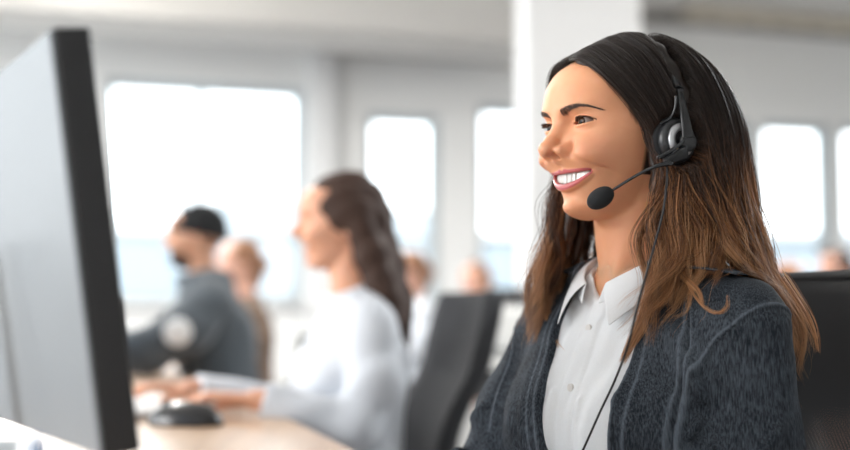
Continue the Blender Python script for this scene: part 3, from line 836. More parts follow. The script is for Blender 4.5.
def family(G, n_str, n_clump, npt, seed, wave=1.0, thick=1.0, gap=None):
    rg = np.random.default_rng(seed)
    g = np.stack([catmull(x, npt) for x in G])        # (m,npt,3)
    m = len(G) - 1
    def at_u(u):
        u = np.clip(u, 0, m - 1e-6); i = u.astype(int); f = (u - i)[:, None, None]
        i0 = np.clip(i - 1, 0, m); i3 = np.clip(i + 2, 0, m)
        a, b, c, d = g[i0], g[i], g[i + 1], g[i3]
        return 0.5 * ((2*b) + (-a + c)*f + (2*a - 5*b + 4*c - d)*f**2 + (-a + 3*b - 3*c + d)*f**3)
    uc = np.sort(rg.uniform(0, m, n_clump)); uc[0] = 0
    if gap: uc = np.where((uc > gap[0]) & (uc < gap[1]), np.where(uc < sum(gap) / 2, gap[0] - (uc - gap[0]), gap[1] + (gap[1] - uc)), uc)
    depth_c = rg.uniform(0, 1, n_clump)
    lenc = rg.uniform(0.84, 1.0, n_clump)
    ph = rg.uniform(0, 2*PI, n_clump); ph2 = rg.uniform(0, 2*PI, n_clump)
    amp = rg.uniform(0.6, 1.5, n_clump) * wave; fr = rg.uniform(2.8, 4.6, n_clump); drift = rg.normal(0, 1, (n_clump, 2))
    tintc = rg.uniform(-.26, .22, n_clump)
    us = rg.uniform(0, m, n_str); nf = n_str // 9; us[:nf] = rg.uniform(0, .30, nf)
    ci = np.argmin(np.abs(us[:, None] - uc[None, :]) + 0.05 * rg.random((n_str, n_clump)), axis=1)
    t = np.linspace(0, 1, npt)
    Pself = at_u(us); Pc = at_u(uc)[ci]
    k = (np.clip((t - 0.22) / 0.5, 0, 1) ** 0.8 * 0.92)[None, :, None]
    P = Pself * (1 - k) + Pc * k
    # outward normal approx : away from the vertical axis of the head
    out = P - np.array([0, -2.0, 0]); out[..., 2] *= 0.0
    top = np.clip((P[..., 2] - 5) / 8, 0, 1)[..., None]
    out = out / (np.linalg.norm(out, axis=2)[..., None] + 1e-6) * (1 - top) + np.array([0, 0, 1.0]) * top
    out /= np.linalg.norm(out, axis=2)[..., None] + 1e-6
    T = np.gradient(P, axis=1); T /= np.linalg.norm(T, axis=2)[..., None] + 1e-9
    side = np.cross(T, out)
    grow = np.clip((t - 0.05) / .4, 0, 1)[None, :, None]
    low = np.clip((t - 0.36) / .45, 0, 1)[None, :, None]
    dep = (depth_c[ci][:, None, None] * .7 + rg.uniform(0, .3, n_str)[:, None, None])
    P = P + out * (dep * (0.35 + 0.8 * grow) * thick)
    w = np.sin(t[None, :] * 2*PI * fr[ci][:, None] + ph[ci][:, None])[..., None]
    w2 = np.sin(t[None, :] * 2*PI * fr[ci][:, None] * 0.8 + ph2[ci][:, None])[..., None]
    P = P + side * w * (amp[ci][:, None, None] * .95 * low) + out * w2 * (amp[ci][:, None, None] * .60 * low)
    P = P + (side * drift[ci][:, None, :1] * 1.1 + out * np.abs(drift[ci][:, None, 1:]) * .5) * low ** 1.5
    # within-clump spread + individual frizz
    r1 = rg.normal(0, 1, (n_str, 1, 1)); r2 = rg.normal(0, 1, (n_str, 1, 1))
    prof = (0.10 + 0.34 * np.sin(PI * np.clip(t * .9, 0, 1)) )[None, :, None]
    P = P + side * r1 * prof + out * r2 * prof * .7
    f1 = rg.uniform(3, 8, (n_str, 1)); p1 = rg.uniform(0, 2*PI, (n_str, 1)); fa = np.abs(rg.normal(0, .10, (n_str, 1, 1)))
    P = P + (side * np.sin(t[None, :] * 2*PI * f1 + p1)[..., None] + out * np.cos(t[None, :] * 2*PI * f1 * .8 + p1)[..., None]) * fa * low
    # stray strands
    st = (rg.random((n_str, 1, 1)) < .05) * rg.uniform(.4, 1.6, (n_str, 1, 1))
    P = P + (side * rg.choice([-1, 1], (n_str, 1, 1)) * .8 + out * .9) * st * (grow * (0.3 + low))
    # shorten
    L = lenc[ci] * rg.uniform(.88, 1.0, n_str)
    tt = t[None, :] * L[:, None]
    idx = tt * (npt - 1); i = np.minimum(idx.astype(int), npt - 2); f = (idx - i)[..., None]
    r = np.arange(n_str)[:, None]
    P = P[r, i] * (1 - f) + P[r, i + 1] * f
    tint = tintc[ci] + rg.normal(0, .10, n_str)
    return P, tint, tt
def grad(f, P, e=0.08):
    x, y, z = P[:, 0], P[:, 1], P[:, 2]
    d = f(x, y, z)
    g = np.stack([f(x + e, y, z) - d, f(x, y + e, z) - d, f(x, y, z + e) - d], 1)
    return d, g / (np.linalg.norm(g, axis=1)[:, None] + 1e-9)
def simple_head(x, y, z):
    d = ell(x, y, z, (0, -0.6, 4.0), (7.35, 9.4, 8.5))
    f = ell(x, y, z, (0, 2.4, -1.0), (6.2, 6.6, 8.4))
    nk = cap(x, y, z, (0, -1.6, -4), (0, -3.4, -17), 5.0, 5.1)
    return smin(smin(d, f, 2.0), nk, 1.6)
def soft_jacket(x, y, z):
    return smin(torso_core(x, y, z, 1.3), arms(x, y, z, 1.3), 1.6)
def collide(P, layer):
    S = P.shape
    Q = P.reshape(-1, 3).copy(); lay = np.repeat(layer, S[1])
    for _ in range(2):
        for f, base in ((simple_head, 0.22), (soft_jacket, 0.15)):
            m = (Q[:, 2] < -11) if f is soft_jacket else (Q[:, 2] > -20)
            d, g = grad(f, Q[m])
            need = base + lay[m] * .55
            push = np.clip(need - d, 0, 5)
            Q[m] += g * push[:, None]
    # pressed flat under the ear cup and the headband
    rr = np.hypot(Q[:, 1] - CUP_Y, Q[:, 2] - CUP_Z)
    m = (np.abs(Q[:, 0]) > 5) & (rr < 3.3)
    lim = 8.15 + np.clip((rr - 2.3), 0, 1) * 1.2
    Q[m, 0] = np.sign(Q[m, 0]) * np.minimum(np.abs(Q[m, 0]), lim[m])
    by = np.interp(Q[:, 2], [BAND_PTS[0].z * 100, BAND_PTS[1].z * 100, BAND_PTS[2].z * 100, BAND_PTS[3].z * 100], [p.y * 100 for p in BAND_PTS])
    by = np.where(Q[:, 2] < BAND_PTS[0].z * 100, by + (CUP_Y - by) * np.clip((BAND_PTS[0].z * 100 - Q[:, 2]) / max(BAND_PTS[0].z * 100 - CUP_Z, .1), 0, 1), by)
    m = (np.abs(Q[:, 1] - by) < 1.3) & (Q[:, 2] > 2.5)
    d, g = grad(simple_head, Q[m])
    Q[m] -= g * np.clip(d - 0.95, 0, 5)[:, None]
    return Q.reshape(S)
def ray_surf(px, py, level):
    """head-local point (m) where the pixel ray meets the head form grown by level cm"""
    o = Vector((0, 0, CAM_Z)); Mi = HEAD_M.inverted(); a = Mi @ o; d = ((Mi @ at(px, py, 1.0)) - a).normalized()
    t = np.linspace(115, 165, 4000); P = np.array(a) * 100 + t[:, None] * np.array(d)
    v = simple_head(P[:, 0], P[:, 1], P[:, 2]) - level
    i = int(np.argmax(v < 0)) if (v < 0).any() else int(np.argmin(v))
    return Vector(P[i] * .01)
BAND_PTS = [ray_surf(679, 88, 1.9), ray_surf(668, 62, 1.8), ray_surf(655, 46, 1.7), ray_surf(641, 37, 1.6)]
BAND_Y = float(np.mean([p.y for p in BAND_PTS[1:]])) * 100
def hair_material():
    m, nt, b = new_mat('hair'); L = nt.links.new
    a = N(nt, 'ShaderNodeAttribute'); a.attribute_name = 'tone'
    rp = N(nt, 'ShaderNodeValToRGB'); L(a.outputs['Fac'], rp.inputs[0])
    e = rp.color_ramp.elements
    e[0].position = 0; e[0].color = (0.014, 0.0085, 0.006, 1)
    e[1].position = 1; e[1].color = (0.55, 0.30, 0.15, 1)
    for p, c in ((.32, (0.026, 0.0145, 0.0095)), (.52, (0.075, 0.033, 0.017)), (.68, (0.22, 0.092, 0.038)), (.84, (0.46, 0.21, 0.088))):
        k = e.new(p); k.color = (*c, 1)
    L(rp.outputs[0], b.inputs['Base Color'])
    b.inputs['Roughness'].default_value = .40; b.inputs['Specular IOR Level'].default_value = .4
    return m
M_HAIR = hair_material()
def tone_of(P, tint):
    """root-to-tip dye: dark roots turning caramel below the ears"""
    z = P[..., 2]
    base = np.interp(z, [-30, -22, -14, -7, -2, 4, 14], [.93, .89, .80, .66, .46, .24, .12])
    return np.clip(base + tint[:, None] * np.interp(z, [-20, -5, 5], [1.25, .8, .35]), 0, 1)
LOCKS = [  # loose locks lying on collar and shoulder, traced as paths over the clothes (pixel, pixel, lift cm)
    ([(668, 225), (676, 252), (686, 280), (700, 303), (716, 313), (726, 307), (727, 295)], 13, .10),
    ([(655, 225), (656, 262), (650, 295), (640, 325), (630, 345), (622, 362)], 130, .42),
    ([(662, 230), (668, 258), (682, 276), (697, 290), (703, 304)], 40, .22),
    ([(560, 250), (552, 285), (548, 315), (556, 340), (566, 352)], 70, .45),
    ([(780, 275), (800, 305), (812, 328), (818, 352)], 22, .35)]
def lock_strands(n=34):
    rg = np.random.default_rng(4); out = []; tints = []
    o = Vector((0, 0, CAM_Z)); Mi = HEAD_M.inverted(); a = np.array(Mi @ o) * 100
    for path, cnt, sp in LOCKS:
        pts = []; last = None
        for px, py in path:
            d = np.array(((Mi @ at(px, py, 1.0)) - (Mi @ o)).normalized())
            t = np.linspace(110, 165, 1500); P = a + t[:, None] * d
            v = np.minimum(soft_jacket(P[:, 0], P[:, 1], P[:, 2]), simple_head(P[:, 0], P[:, 1], P[:, 2]) - 1.2) - .9
            tt = t[int(np.argmax(v < 0))] if (v < 0).any() else (last or t[int(np.argmin(v))])
            if last: tt = last + np.clip(tt - last, -3, 3)
            last = tt; pts.append(a + tt * d)
        c = catmull(pts, n); s = np.linspace(0, 1, n)
        for _ in range(cnt):
            off = rg.normal(0, sp, 3); ph = rg.uniform(0, 6.28, 3)
            prof = (1.1 - .75 * s ** 1.5)[:, None]
            out.append(c + off * prof + np.sin(s[:, None] * 9 + ph) * .10 * s[:, None] * rg.uniform(0, 1.6))
            tints.append(rg.normal(0.03, .10))
    return np.array(out), np.array(tints)
def build_hair(parent, M):
    PA, tA, ttA = family(GA, 5800, 110, 40, 3, 1.3, gap=None)
    PB, tB, ttB = family(GB, 4200, 70, 38, 5, 1.3)
    allV = []; allF = []; allT = []; off = 0
    for P, tint in ((PA, tA), (PB, tB)):
        lay = np.random.default_rng(9).uniform(0, 1, len(P))
        P = collide(P, lay)
        tn = tone_of(P, tint)
        V, F, _ = strands(P * .01, 0.00034)
        allV.append(V); allF.append(F + off); off += len(V)
        allT.append(np.repeat(tn.ravel(), 3))
    P, tint = lock_strands()
    tn = tone_of(P, tint); V, F, _ = strands(P * .01, 0.00034)
    allV.append(V); allF.append(F + off); allT.append(np.repeat(tn.ravel(), 3))
    o = mesh_np('hair', np.vstack(allV), np.vstack(allF), M_HAIR, parent, M=M, attrs={'tone': np.concatenate(allT)})
    # dense inner mass the strands lie on
    gs = [catmull(x, 16) for x in GA] + [catmull(x, 16) for x in GB]
    segs = []
    for gi, g in enumerate(gs):
        g = g.copy(); c = np.array([0, -2, 0]); o_ = g - c; o_[:, 2] = 0
        o_ /= np.linalg.norm(o_, axis=1)[:, None] + 1e-6
        g = g - o_ * 0.7
        segs.append(g[:(11 if gi in (2, 3) else 12) if gi not in (5, 6, 7) else 14])
    def under(x, y, z):
        d = np.full_like(x, 1e9)
        for g in segs:
            for k in range(1, len(g) - 1):
                d = smin(d, cap(x, y, z, g[k], g[k + 1], .75, .75 if k < len(g) - 3 else .45), 1.1)
        d = np.maximum(d, -(simple_head(x, y, z) + 0.25) - 0.5)
        cup = np.maximum(np.hypot(y - CUP_Y, z - CUP_Z) - 3.0, 7.7 - np.abs(x))
        return smax(d, -cup, .4)
    V, Q = sdf_surface(under, (-22, -20, -32), (16, 11, 15), 0.42, 4, 2.2)
    V = relax(V, Q, 2)
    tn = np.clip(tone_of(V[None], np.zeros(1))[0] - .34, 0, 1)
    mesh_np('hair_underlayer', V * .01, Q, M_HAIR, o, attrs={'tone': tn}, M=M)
    return o
# ================================================================= HEADSET worn by the woman in front
M_BLK = simple('matte_black_plastic', (0.016, 0.017, 0.019), 0.38)
M_FOAM = simple('black_foam', (0.012, 0.013, 0.015), 0.9, bump=.6, bscale=900)
M_SILV = simple('brushed_silver', (0.55, 0.56, 0.58), 0.32, metal=.7)
M_GREYP = simple('grey_plastic', (0.12, 0.13, 0.14), 0.3)
M_BLKG = simple('satin_black_plastic', (0.03, 0.032, 0.035), 0.25)
M_CABLE = simple('cable_rubber', (0.014, 0.014, 0.016), 0.5)
def ribbon(name, pts, w, th, mat, parent, M, n=48, out_c=Vector((0, -.01, .02)), wdir=None):
    """flat bar following pts (metres, local); width along the side, thickness outward"""
    P = catmull(pts, n); T = np.gradient(P, axis=0); T /= np.linalg.norm(T, axis=1)[:, None]
    c = np.array(out_c); O = P - c; O -= T * (O * T).sum(1)[:, None]; O /= np.linalg.norm(O, axis=1)[:, None]
    S = np.cross(T, O)
    W = np.interp(np.linspace(0, 1, n), np.linspace(0, 1, len(w)), w)[:, None]
    H = np.interp(np.linspace(0, 1, n), np.linspace(0, 1, len(th)), th)[:, None]
    prof = []
    k = 14
    for i in range(k):
        a = 2 * PI * i / k; ca, sa = math.cos(a), math.sin(a)
        prof.append((np.sign(ca) * abs(ca) ** .5, np.sign(sa) * abs(sa) ** .6))
    V = np.stack([P + S * W * .5 * a + O * H * .5 * b for a, b in prof], 1).reshape(-1, 3)
    i = np.arange(n - 1)[:, None]; j = np.arange(k)[None, :]; j2 = (j + 1) % k
    F = np.stack([i * k + j, i * k + j2, (i + 1) * k + j2, (i + 1) * k + j], -1).reshape(-1, 4)
    F = np.vstack([F] + [[[o + 0, o + q, o + q + 1, o + q + 2]] for o in (0, (n - 1) * k) for q in range(1, k - 2, 2)])
    return mesh_np(name, V, F, mat, parent, M=M)
def lathe_x(name, prof, centre, mat, parent, M, seg=48, sx=-1, tilt=0.0, squash=1.0):
    """prof: (r, h) pairs, revolved about the local x axis; h outward (sx side)"""
    bm = bmesh.new(); rings = []
    for r, h in prof:
        rings.append([bm.verts.new((sx * h, r * math.cos(2*PI*i/seg) * squash, r * math.sin(2*PI*i/seg))) for i in range(seg)])
    for a, b in zip(rings[:-1], rings[1:]):
        for i in range(seg):
            bm.faces.new((a[i], a[(i+1) % seg], b[(i+1) % seg], b[i]))
    bm.faces.new(rings[0]); bm.faces.new(rings[-1])
    bmesh.ops.recalc_face_normals(bm, faces=bm.faces)
    bmesh.ops.transform(bm, matrix=M @ Matrix.Translation(centre) @ Matrix.Rotation(tilt, 4, 'Y'), verts=bm.verts)
    return bm_obj(name, bm, mat, parent, smooth=True)
def build_headset():
    root = empty('headset', (0, 0, 0))
    M = HEAD_M
    cupc = hl(671, 142, -.088)
    for sx, c in ((-1, cupc), (1, Vector((-cupc.x - .002, cupc.y, cupc.z)))):
        e = lathe_x('ear_cup', [(.0225, .003), (.0255, .004), (.0265, .008), (.0262, .013), (.0235, .0165), (.020, .0175), (.0195, .0170)], c, M_BLK, root, M, sx=sx)
        lathe_x('ear_cushion', [(.014, -.006), (.023, -.006), (.0285, -.003), (.0300, .002), (.0285, .0065), (.024, .0075)], c, M_FOAM, e, M, sx=sx)
        if sx < 0:
            lathe_x('silver_ring', [(.0110, .0165), (.0115, .0200), (.0150, .0210), (.0190, .0200), (.0205, .0170)], c, M_SILV, e, M, sx=sx)
        lathe_x('hub_cap', [(.0118, .012), (.0120, .0235), (.0105, .0255), (.004, .0262)], c + Vector((0, -.0065, -.002)), M_BLK, e, M, sx=sx)
    # band over the head
    top = [hl(688, 138, -.112), hl(684, 112, -.108), BAND_PTS[0], BAND_PTS[1], BAND_PTS[2], BAND_PTS[3]]
    y0 = top[-1].y
    far = [Vector((.036, y0, .1340)), Vector((.070, y0, .111)), Vector((.090, y0, .075)), Vector((.094, y0, .040)), Vector((.100, y0, .030)), Vector((.108, cupc.y - .006, cupc.z))]
    band = [top[2], top[3], top[4], top[5]] + far[:3]
    hb = ribbon('headband', [tuple(v) for v in band], [.012, .013, .014, .015, .015, .014, .012], [.0036, .0034, .003, .003, .003, .003, .0036], M_BLK, root, M)
    ribbon('headband_highlight', [tuple(v + Vector((0, .0045, .0012)) + Vector((-.0012, 0, 0))) for v in band[1:5]], [.0022, .0022, .002], [.002, .002, .002], M_SILV, hb, M)  # silver strip stands in for the highlight along the band
    ribbon('headband_pad', [tuple(Vector((v.x * .97, v.y, v.z * .975))) for v in band[2:6]], [.012, .013, .012], [.004, .004, .004], M_FOAM, hb, M)
    for s_, A in ((-1, top), (1, [far[5], Vector((.107, y0, .035)), far[2] + Vector((.012, 0, -.01)), far[2]])):
        a = [tuple(v) for v in A[:3]]
        yk = ribbon('yoke_arm', a, [.0175, .0115, .010], [.0055, .0045, .004], M_BLK, root, M)
        if s_ < 0:
            sl = [tuple(A[2] * .97 + A[1] * .03), tuple(A[2]), tuple(A[2] * .55 + A[3] * .45)]
            ribbon('size_slider', sl, [.0155, .0165, .015], [.0075, .008, .007], M_BLKG, root, M, n=16)
            ribbon('slider_notch', [tuple(A[2] * .93 + A[1] * .07), tuple(A[2] * .985 + A[1] * .015)], [.0172, .0172], [.0088, .0088], M_BLK, root, M, n=4)
            # thin second rod of the yoke running down to the front of the cup
            b = [hl(676, 96, -.106), hl(675, 108, -.105), hl(670, 118, -.100), hl(660, 124, -.096)]
            V, F = tube_np(catmull([tuple(v) for v in b], 24), .0016, 8); mesh_np('yoke_rod', V, F, M_BLKG, root, M=M)
    # boom bracket and boom
    bp = [hl(686, 152, -.112), hl(676, 157, -.1125), hl(664, 162, -.111)]
    ribbon('boom_bracket', [tuple(v) for v in bp], [.016, .013, .007], [.007, .0065, .005], M_BLK, root, M, n=16)
    br = [hl(684, 141, -.115), hl(672, 150, -.1135), hl(657, 158, -.111)]
    ribbon('bracket_rib', [tuple(v) for v in br], [.0035, .0045, .004], [.003, .003, .003], M_BLKG, root, M, n=16)
    bo = [hl(672, 163, -.113), hl(658, 165.5, -.110), hl(643, 172, -.101), hl(628, 180.5, -.091), hl(613, 190, -.081)]
    V, F = tube_np(catmull([tuple(v) for v in bo], 40), np.interp(np.linspace(0, 1, 40), [0, .3, .5, 1], [.0028, .0024, .0018, .0016]), 10)
    boom = mesh_np('microphone_boom', V, F, M_BLKG, root, M=M)
    mc = hl(600.5, 198, -.074)
    bm = bmesh.new(); bmesh.ops.create_uvsphere(bm, u_segments=32, v_segments=24, radius=1)
    ax = (bo[-1] - mc); ax.normalize()
    T = M @ Matrix.Translation(mc) @ ax.to_track_quat('X', 'Z').to_matrix().to_4x4() @ Matrix.Diagonal((.0172, .0118, .0118, 1))
    bmesh.ops.transform(bm, matrix=T, verts=bm.verts)
    bm_obj('microphone_foam', bm, M_FOAM, root, smooth=True)
    # cable hanging from the cup down over the shirt
    cb = [M @ hl(667, 164, -.108)]
    for px, py, Y in ((666.5, 185, 1.325), (663, 212, 1.315), (655, 243, 1.305), (646, 275, 1.275), (637, 308, 1.265), (628, 345, 1.26), (615, 380, 1.275), (600, 412, 1.27), (583, 450, 1.265), (566, 485, 1.26)):
        p = at(px, py, Y)
        if py > 375:      # lies on the shirt front
            o = Vector((0, 0, CAM_Z)); Bi = BODY_M.inverted(); a = Bi @ o; d = ((Bi @ p) - a).normalized()
            t = np.linspace(100, 160, 3000); Pp = np.array(a) * 100 + t[:, None] * np.array(d)
            v = torso_core(Pp[:, 0], Pp[:, 1], Pp[:, 2], 1.1)
            if (v < 0).any(): p = BODY_M @ Vector(Pp[int(np.argmax(v < 0))] * .01)
        cb.append(p)
    e = cb[-1]; cb += [e + Vector((-.03, -.01, -.06)), e + Vector((-.08, -.03, -.10)), e + Vector((-.11, -.02, -.16))]
    V, F = tube_np(catmull([tuple(v) for v in cb], 90), .00135, 8)
    mesh_np('cable', V, F, M_CABLE, root)
    return root
# ================================================================= ROOM
M_WALL = simple('painted_wall', (0.80, 0.80, 0.79), 0.8, bump=.2, bscale=60, var=.03)
M_CEIL = simple('ceiling_paint', (0.68, 0.66, 0.63), 0.9, var=.04)
M_CEILD = simple('dark_ceiling_tone', (0.20, 0.185, 0.165), 0.7, var=.1)
M_BEIGE = simple('beige_metal', (0.62, 0.56, 0.46), 0.6, var=.06)
M_FLOOR = simple('grey_carpet', (0.20, 0.20, 0.205), 0.95, bump=.6, bscale=500, var=.15, vscale=30)
M_FRAME = simple('window_frame_paint', (0.42, 0.46, 0.48), 0.5)
M_PILLAR = simple('white_pillar_paint', (0.72, 0.72, 0.72), 0.8, var=.02)
def glass_material():
    m, nt, b = new_mat('window_glass')
    b.inputs['Base Color'].default_value = (0.96, 0.98, 0.98, 1); b.inputs['Roughness'].default_value = 0.0
    b.inputs['Transmission Weight'].default_value = 1.0; b.inputs['IOR'].default_value = 1.02
    return m
M_GLASS = glass_material()
WS = 0.315; WN = math.hypot(1, WS)
WO = Vector((-2.75, 10.0, 0)); WU = Vector((1 / WN, WS / WN, 0)); WNRM = Vector((WS / WN, -1 / WN, 0))   # normal towards the camera
def wall_u(px, off=0.0):
    """distance along the far wall where the column px meets it (off metres in front of it)"""
    k = (px - 425) / FPX
    o = WO + WNRM * off
    # o.x + u*WU.x = k*(o.y + u*WU.y)
    return (k * o.y - o.x) / (WU.x - k * WU.y)
def wall_pt(u, z, off=0.0):
    p = WO + WU * u + WNRM * off; return Vector((p.x, p.y, z))
def wall_z(px, py, off=0.0):
    p = wall_pt(wall_u(px, off), 0, off)
    return at(px, py, p.y).z
WALL_M = Matrix.Translation(WO) @ Matrix.Rotation(math.atan2(WS, 1), 4, 'Z')      # local x along wall, local -y to the camera
def wbox(bm, u0, u1, z0, z1, d0, d1):
    """d: metres in front (+) of the wall face"""
    add_box(bm, ((u0 + u1) / 2, -(d0 + d1) / 2, (z0 + z1) / 2), (u1 - u0, abs(d1 - d0), z1 - z0), WALL_M)
def struct(name, bm, mat, parent=None, **k):
    o = bm_obj(name, bm, mat, parent, **k)
    if parent is None: tag(o, kind='structure')
    return o
CEIL_Z = 3.87; SILL = 1.02
WINS = [  # px0, px1, pytop(at px0), mullions
    (101, 304, 80, [200]), (367, 441, 112, []), (479, 531, 103, []), (566, 634, 110, []), (690, 757, 118, []), (766, 836, 121, []), (846, 905, 124, []), (-130, 66, 70, [])]
WINS.sort()
LAMP = 90
def build_room():
    # far wall with openings
    bm = bmesh.new(); T = .3
    us = []
    for a, b_, t, mm in WINS:
        us.append((wall_u(a), wall_u(b_), wall_z((a + b_) / 2, t + 2)))
    uL, uR = -7.0, 8.5
    cur = uL
    for u0, u1, zt in us:
        wbox(bm, cur, u0, 0, CEIL_Z, -T, 0); wbox(bm, u0, u1, 0, SILL, -T, 0); wbox(bm, u0, u1, zt, CEIL_Z, -T, 0); cur = u1
    wbox(bm, cur, uR, 0, CEIL_Z, -T, 0)
    struct('wall_back', bm, M_WALL)
    for k, ((a, b_, t, mm), (u0, u1, zt)) in enumerate(zip(WINS, us)):
        bm = bmesh.new(); f = .07
        wbox(bm, u0, u0 + f, SILL, zt, -.2, -.08); wbox(bm, u1 - f, u1, SILL, zt, -.2, -.08)
        wbox(bm, u0, u1, zt - f, zt, -.2, -.08); wbox(bm, u0, u1, SILL, SILL + f, -.2, -.08)
        for m_ in mm:
            um = wall_u(m_); wbox(bm, um - .025, um + .025, SILL + f, zt - f, -.18, -.1)
        wbox(bm, u0 + f, u1 - f, SILL + .55, SILL + .61, -.18, -.1)
        w = struct('window_%d' % (k + 1), bm, M_FRAME)
        bm = bmesh.new(); wbox(bm, u0 + f, u1 - f, SILL + f, zt - f, -.145, -.135)
        bm_obj('pane', bm, M_GLASS, w)
        bm = bmesh.new(); wbox(bm, u0 - .05, u1 + .05, SILL - .04, SILL, -.02, .12)
        bm_obj('window_sill', bm, M_PILLAR, w, bevel=.01)
    # ceiling and floor
    bm = bmesh.new(); add_box(bm, (1.5, 6.5, CEIL_Z + .1), (16, 17, .2)); struct('ceiling', bm, M_CEIL)
    bm = bmesh.new(); add_box(bm, (1.5, 6.5, -.05), (16, 17, .1)); struct('floor', bm, M_FLOOR)
    # side wall on the right, beyond the frame, and solid wall stub behind
    bm = bmesh.new(); add_box(bm, (7.6, 6.5, CEIL_Z / 2), (.2, 17, CEIL_Z)); struct('wall_right', bm, M_WALL)
    # wall behind the camera and the glazed wall on the left, both unseen, added to steer the light
    bm = bmesh.new(); add_box(bm, (1.5, -2.1, CEIL_Z / 2), (16, .2, CEIL_Z)); struct('wall_front', bm, M_WALL)
    bm = bmesh.new()
    add_box(bm, (-5.1, 6.5, .4), (.2, 17, .8)); add_box(bm, (-5.1, 6.5, 3.55), (.2, 17, .65))
    for yy in (-1.6, 2.0, 5.6, 9.2, 12.8): add_box(bm, (-5.1, yy, CEIL_Z / 2), (.2, .5, CEIL_Z))
    struct('wall_left', bm, M_WALL)
    # soffit along the far wall left of the pillar
    u0, u1 = wall_u(60, 1.5) - 2, wall_u(560, 1.5)
    bm = bmesh.new(); wbox(bm, u0, u1, 3.10, CEIL_Z, 1.46, 1.6); wbox(bm, u0, u1, 3.10, 3.16, .9, 1.6)
    struct('trim_1', bm, M_CEIL, bevel=.01)
    bm = bmesh.new(); wbox(bm, wall_u(320, .6), u1, 3.20, 3.52, .35, .9)  # dark box carrying the shade beneath the soffit in its colour
    tag(bm_obj('soffit_shade', bm, M_CEILD, bevel=.03), 'dark grey box painted as the shade under the soffit, left of the white pillar', 'shade box')
    # ceiling beam nearer the camera
    bm = bmesh.new(); wbox(bm, u0 - 1, u1 + .3, 3.52, CEIL_Z, 3.0, 3.35); struct('trim_2', bm, M_WALL, bevel=.01)
    # right: dark band at the top and a beige lit duct
    bm = bmesh.new(); wbox(bm, wall_u(630), 8.4, 3.80, CEIL_Z, 0, .25); struct('trim_3', bm, M_CEILD)
    u2, u3 = wall_u(692, .5), wall_u(900, .5)
    bm = bmesh.new(); wbox(bm, u2, u3, wall_z(700, 14, .5), 3.84, .3, .6)
    for q in range(6):
        uu = u2 + (u3 - u2) * (q + .5) / 6; wbox(bm, uu - .02, uu + .02, wall_z(700, 14, .5) - .03, 3.86, .28, .62)
    tag(bm_obj('cable_tray', bm, M_BEIGE, bevel=.01), 'beige metal cable tray under the ceiling above the right-hand windows', 'cable tray')
    # pillar
    c = at(585, 300, 6.6); bm = bmesh.new()
    add_box(bm, (c.x, 6.6 + .3, CEIL_Z / 2), (.66, .62, CEIL_Z)); o = struct('trim_4', bm, M_PILLAR, bevel=.02)
    # pilaster between the big window and the next one
    bm = bmesh.new(); wbox(bm, wall_u(306), wall_u(330), 0, 3.4, 0, .18); struct('trim_5', bm, M_PILLAR, bevel=.01)
    bm = bmesh.new(); wbox(bm, uL, uR, 0, .12, 0, .02); struct('baseboard_back', bm, M_PILLAR)
    # slim hanging lamps (on), unseen, added to brighten walls and ceiling
    ml, nt, b = new_mat('fill_diffuser'); b.inputs['Emission Color'].default_value = (1, .96, .9, 1); b.inputs['Emission Strength'].default_value = 4.0
    for k, (x, y) in enumerate([(-1.8, 4.4), (2.6, 4.6), (-2.2, 6.9), (3.4, 6.9)]):
        t = empty('fill_lamp', (x, y, 3.2)); tag(t, 'slim white linear fill lamp added out of frame to brighten the room', 'lamp', 'added lamps brightening the room')
        bm = bmesh.new(); add_box(bm, (0, 0, .03), (.12, 1.5, .05)); h = bm_obj('lamp_housing', bm, M_PILLAR, t, bevel=.01)
        bm = bmesh.new(); add_box(bm, (0, 0, 0), (.10, 1.46, .01)); bm_obj('fill_diffuser', bm, ml, t)
        l = bpy.data.lights.new('fill_light', 'AREA'); l.shape = 'RECTANGLE'; l.size = .1; l.size_y = 1.44; l.energy = LAMP * (2.4 if y > 6 else .35); l.color = (1, .985, .96)
        lo = bpy.data.objects.new('fill_light', l); C.objects.link(lo); lo.parent = t; lo.location = (0, 0, -.01)
        l2 = bpy.data.lights.new('fill_uplight', 'AREA'); l2.shape = 'RECTANGLE'; l2.size = .1; l2.size_y = 1.44; l2.energy = 70 if y > 6 else 35; l2.color = (1, .985, .96)
        lo = bpy.data.objects.new('fill_uplight', l2); C.objects.link(lo); lo.parent = t; lo.location = (0, 0, .07); lo.rotation_euler = (PI, 0, 0)
        bm = bmesh.new(); add_cyl(bm, (0, .6, .05), (0, .6, CEIL_Z - 3.2), .004); bm_obj('hanging_wire', bm, M_GREYP, t)
        bm = bmesh.new(); add_cyl(bm, (0, -.6, .05), (0, -.6, CEIL_Z - 3.2), .004); bm_obj('hanging_wire', bm, M_GREYP, t)
    # outside: neighbouring blocks seen through the windows
    M_OUT = simple('pale_facade', (0.50, 0.54, 0.57), .8, var=.05); M_OUT2 = simple('grey_facade', (0.36, 0.41, 0.45), .8, var=.05)
    M_OG = simple('outdoor_ground', (0.4, 0.4, 0.4), .9)
    bm = bmesh.new(); add_box(bm, (5, 45, -.3), (140, 66, .2)); tag(bm_obj('street_ground', bm, M_OG), kind='structure')
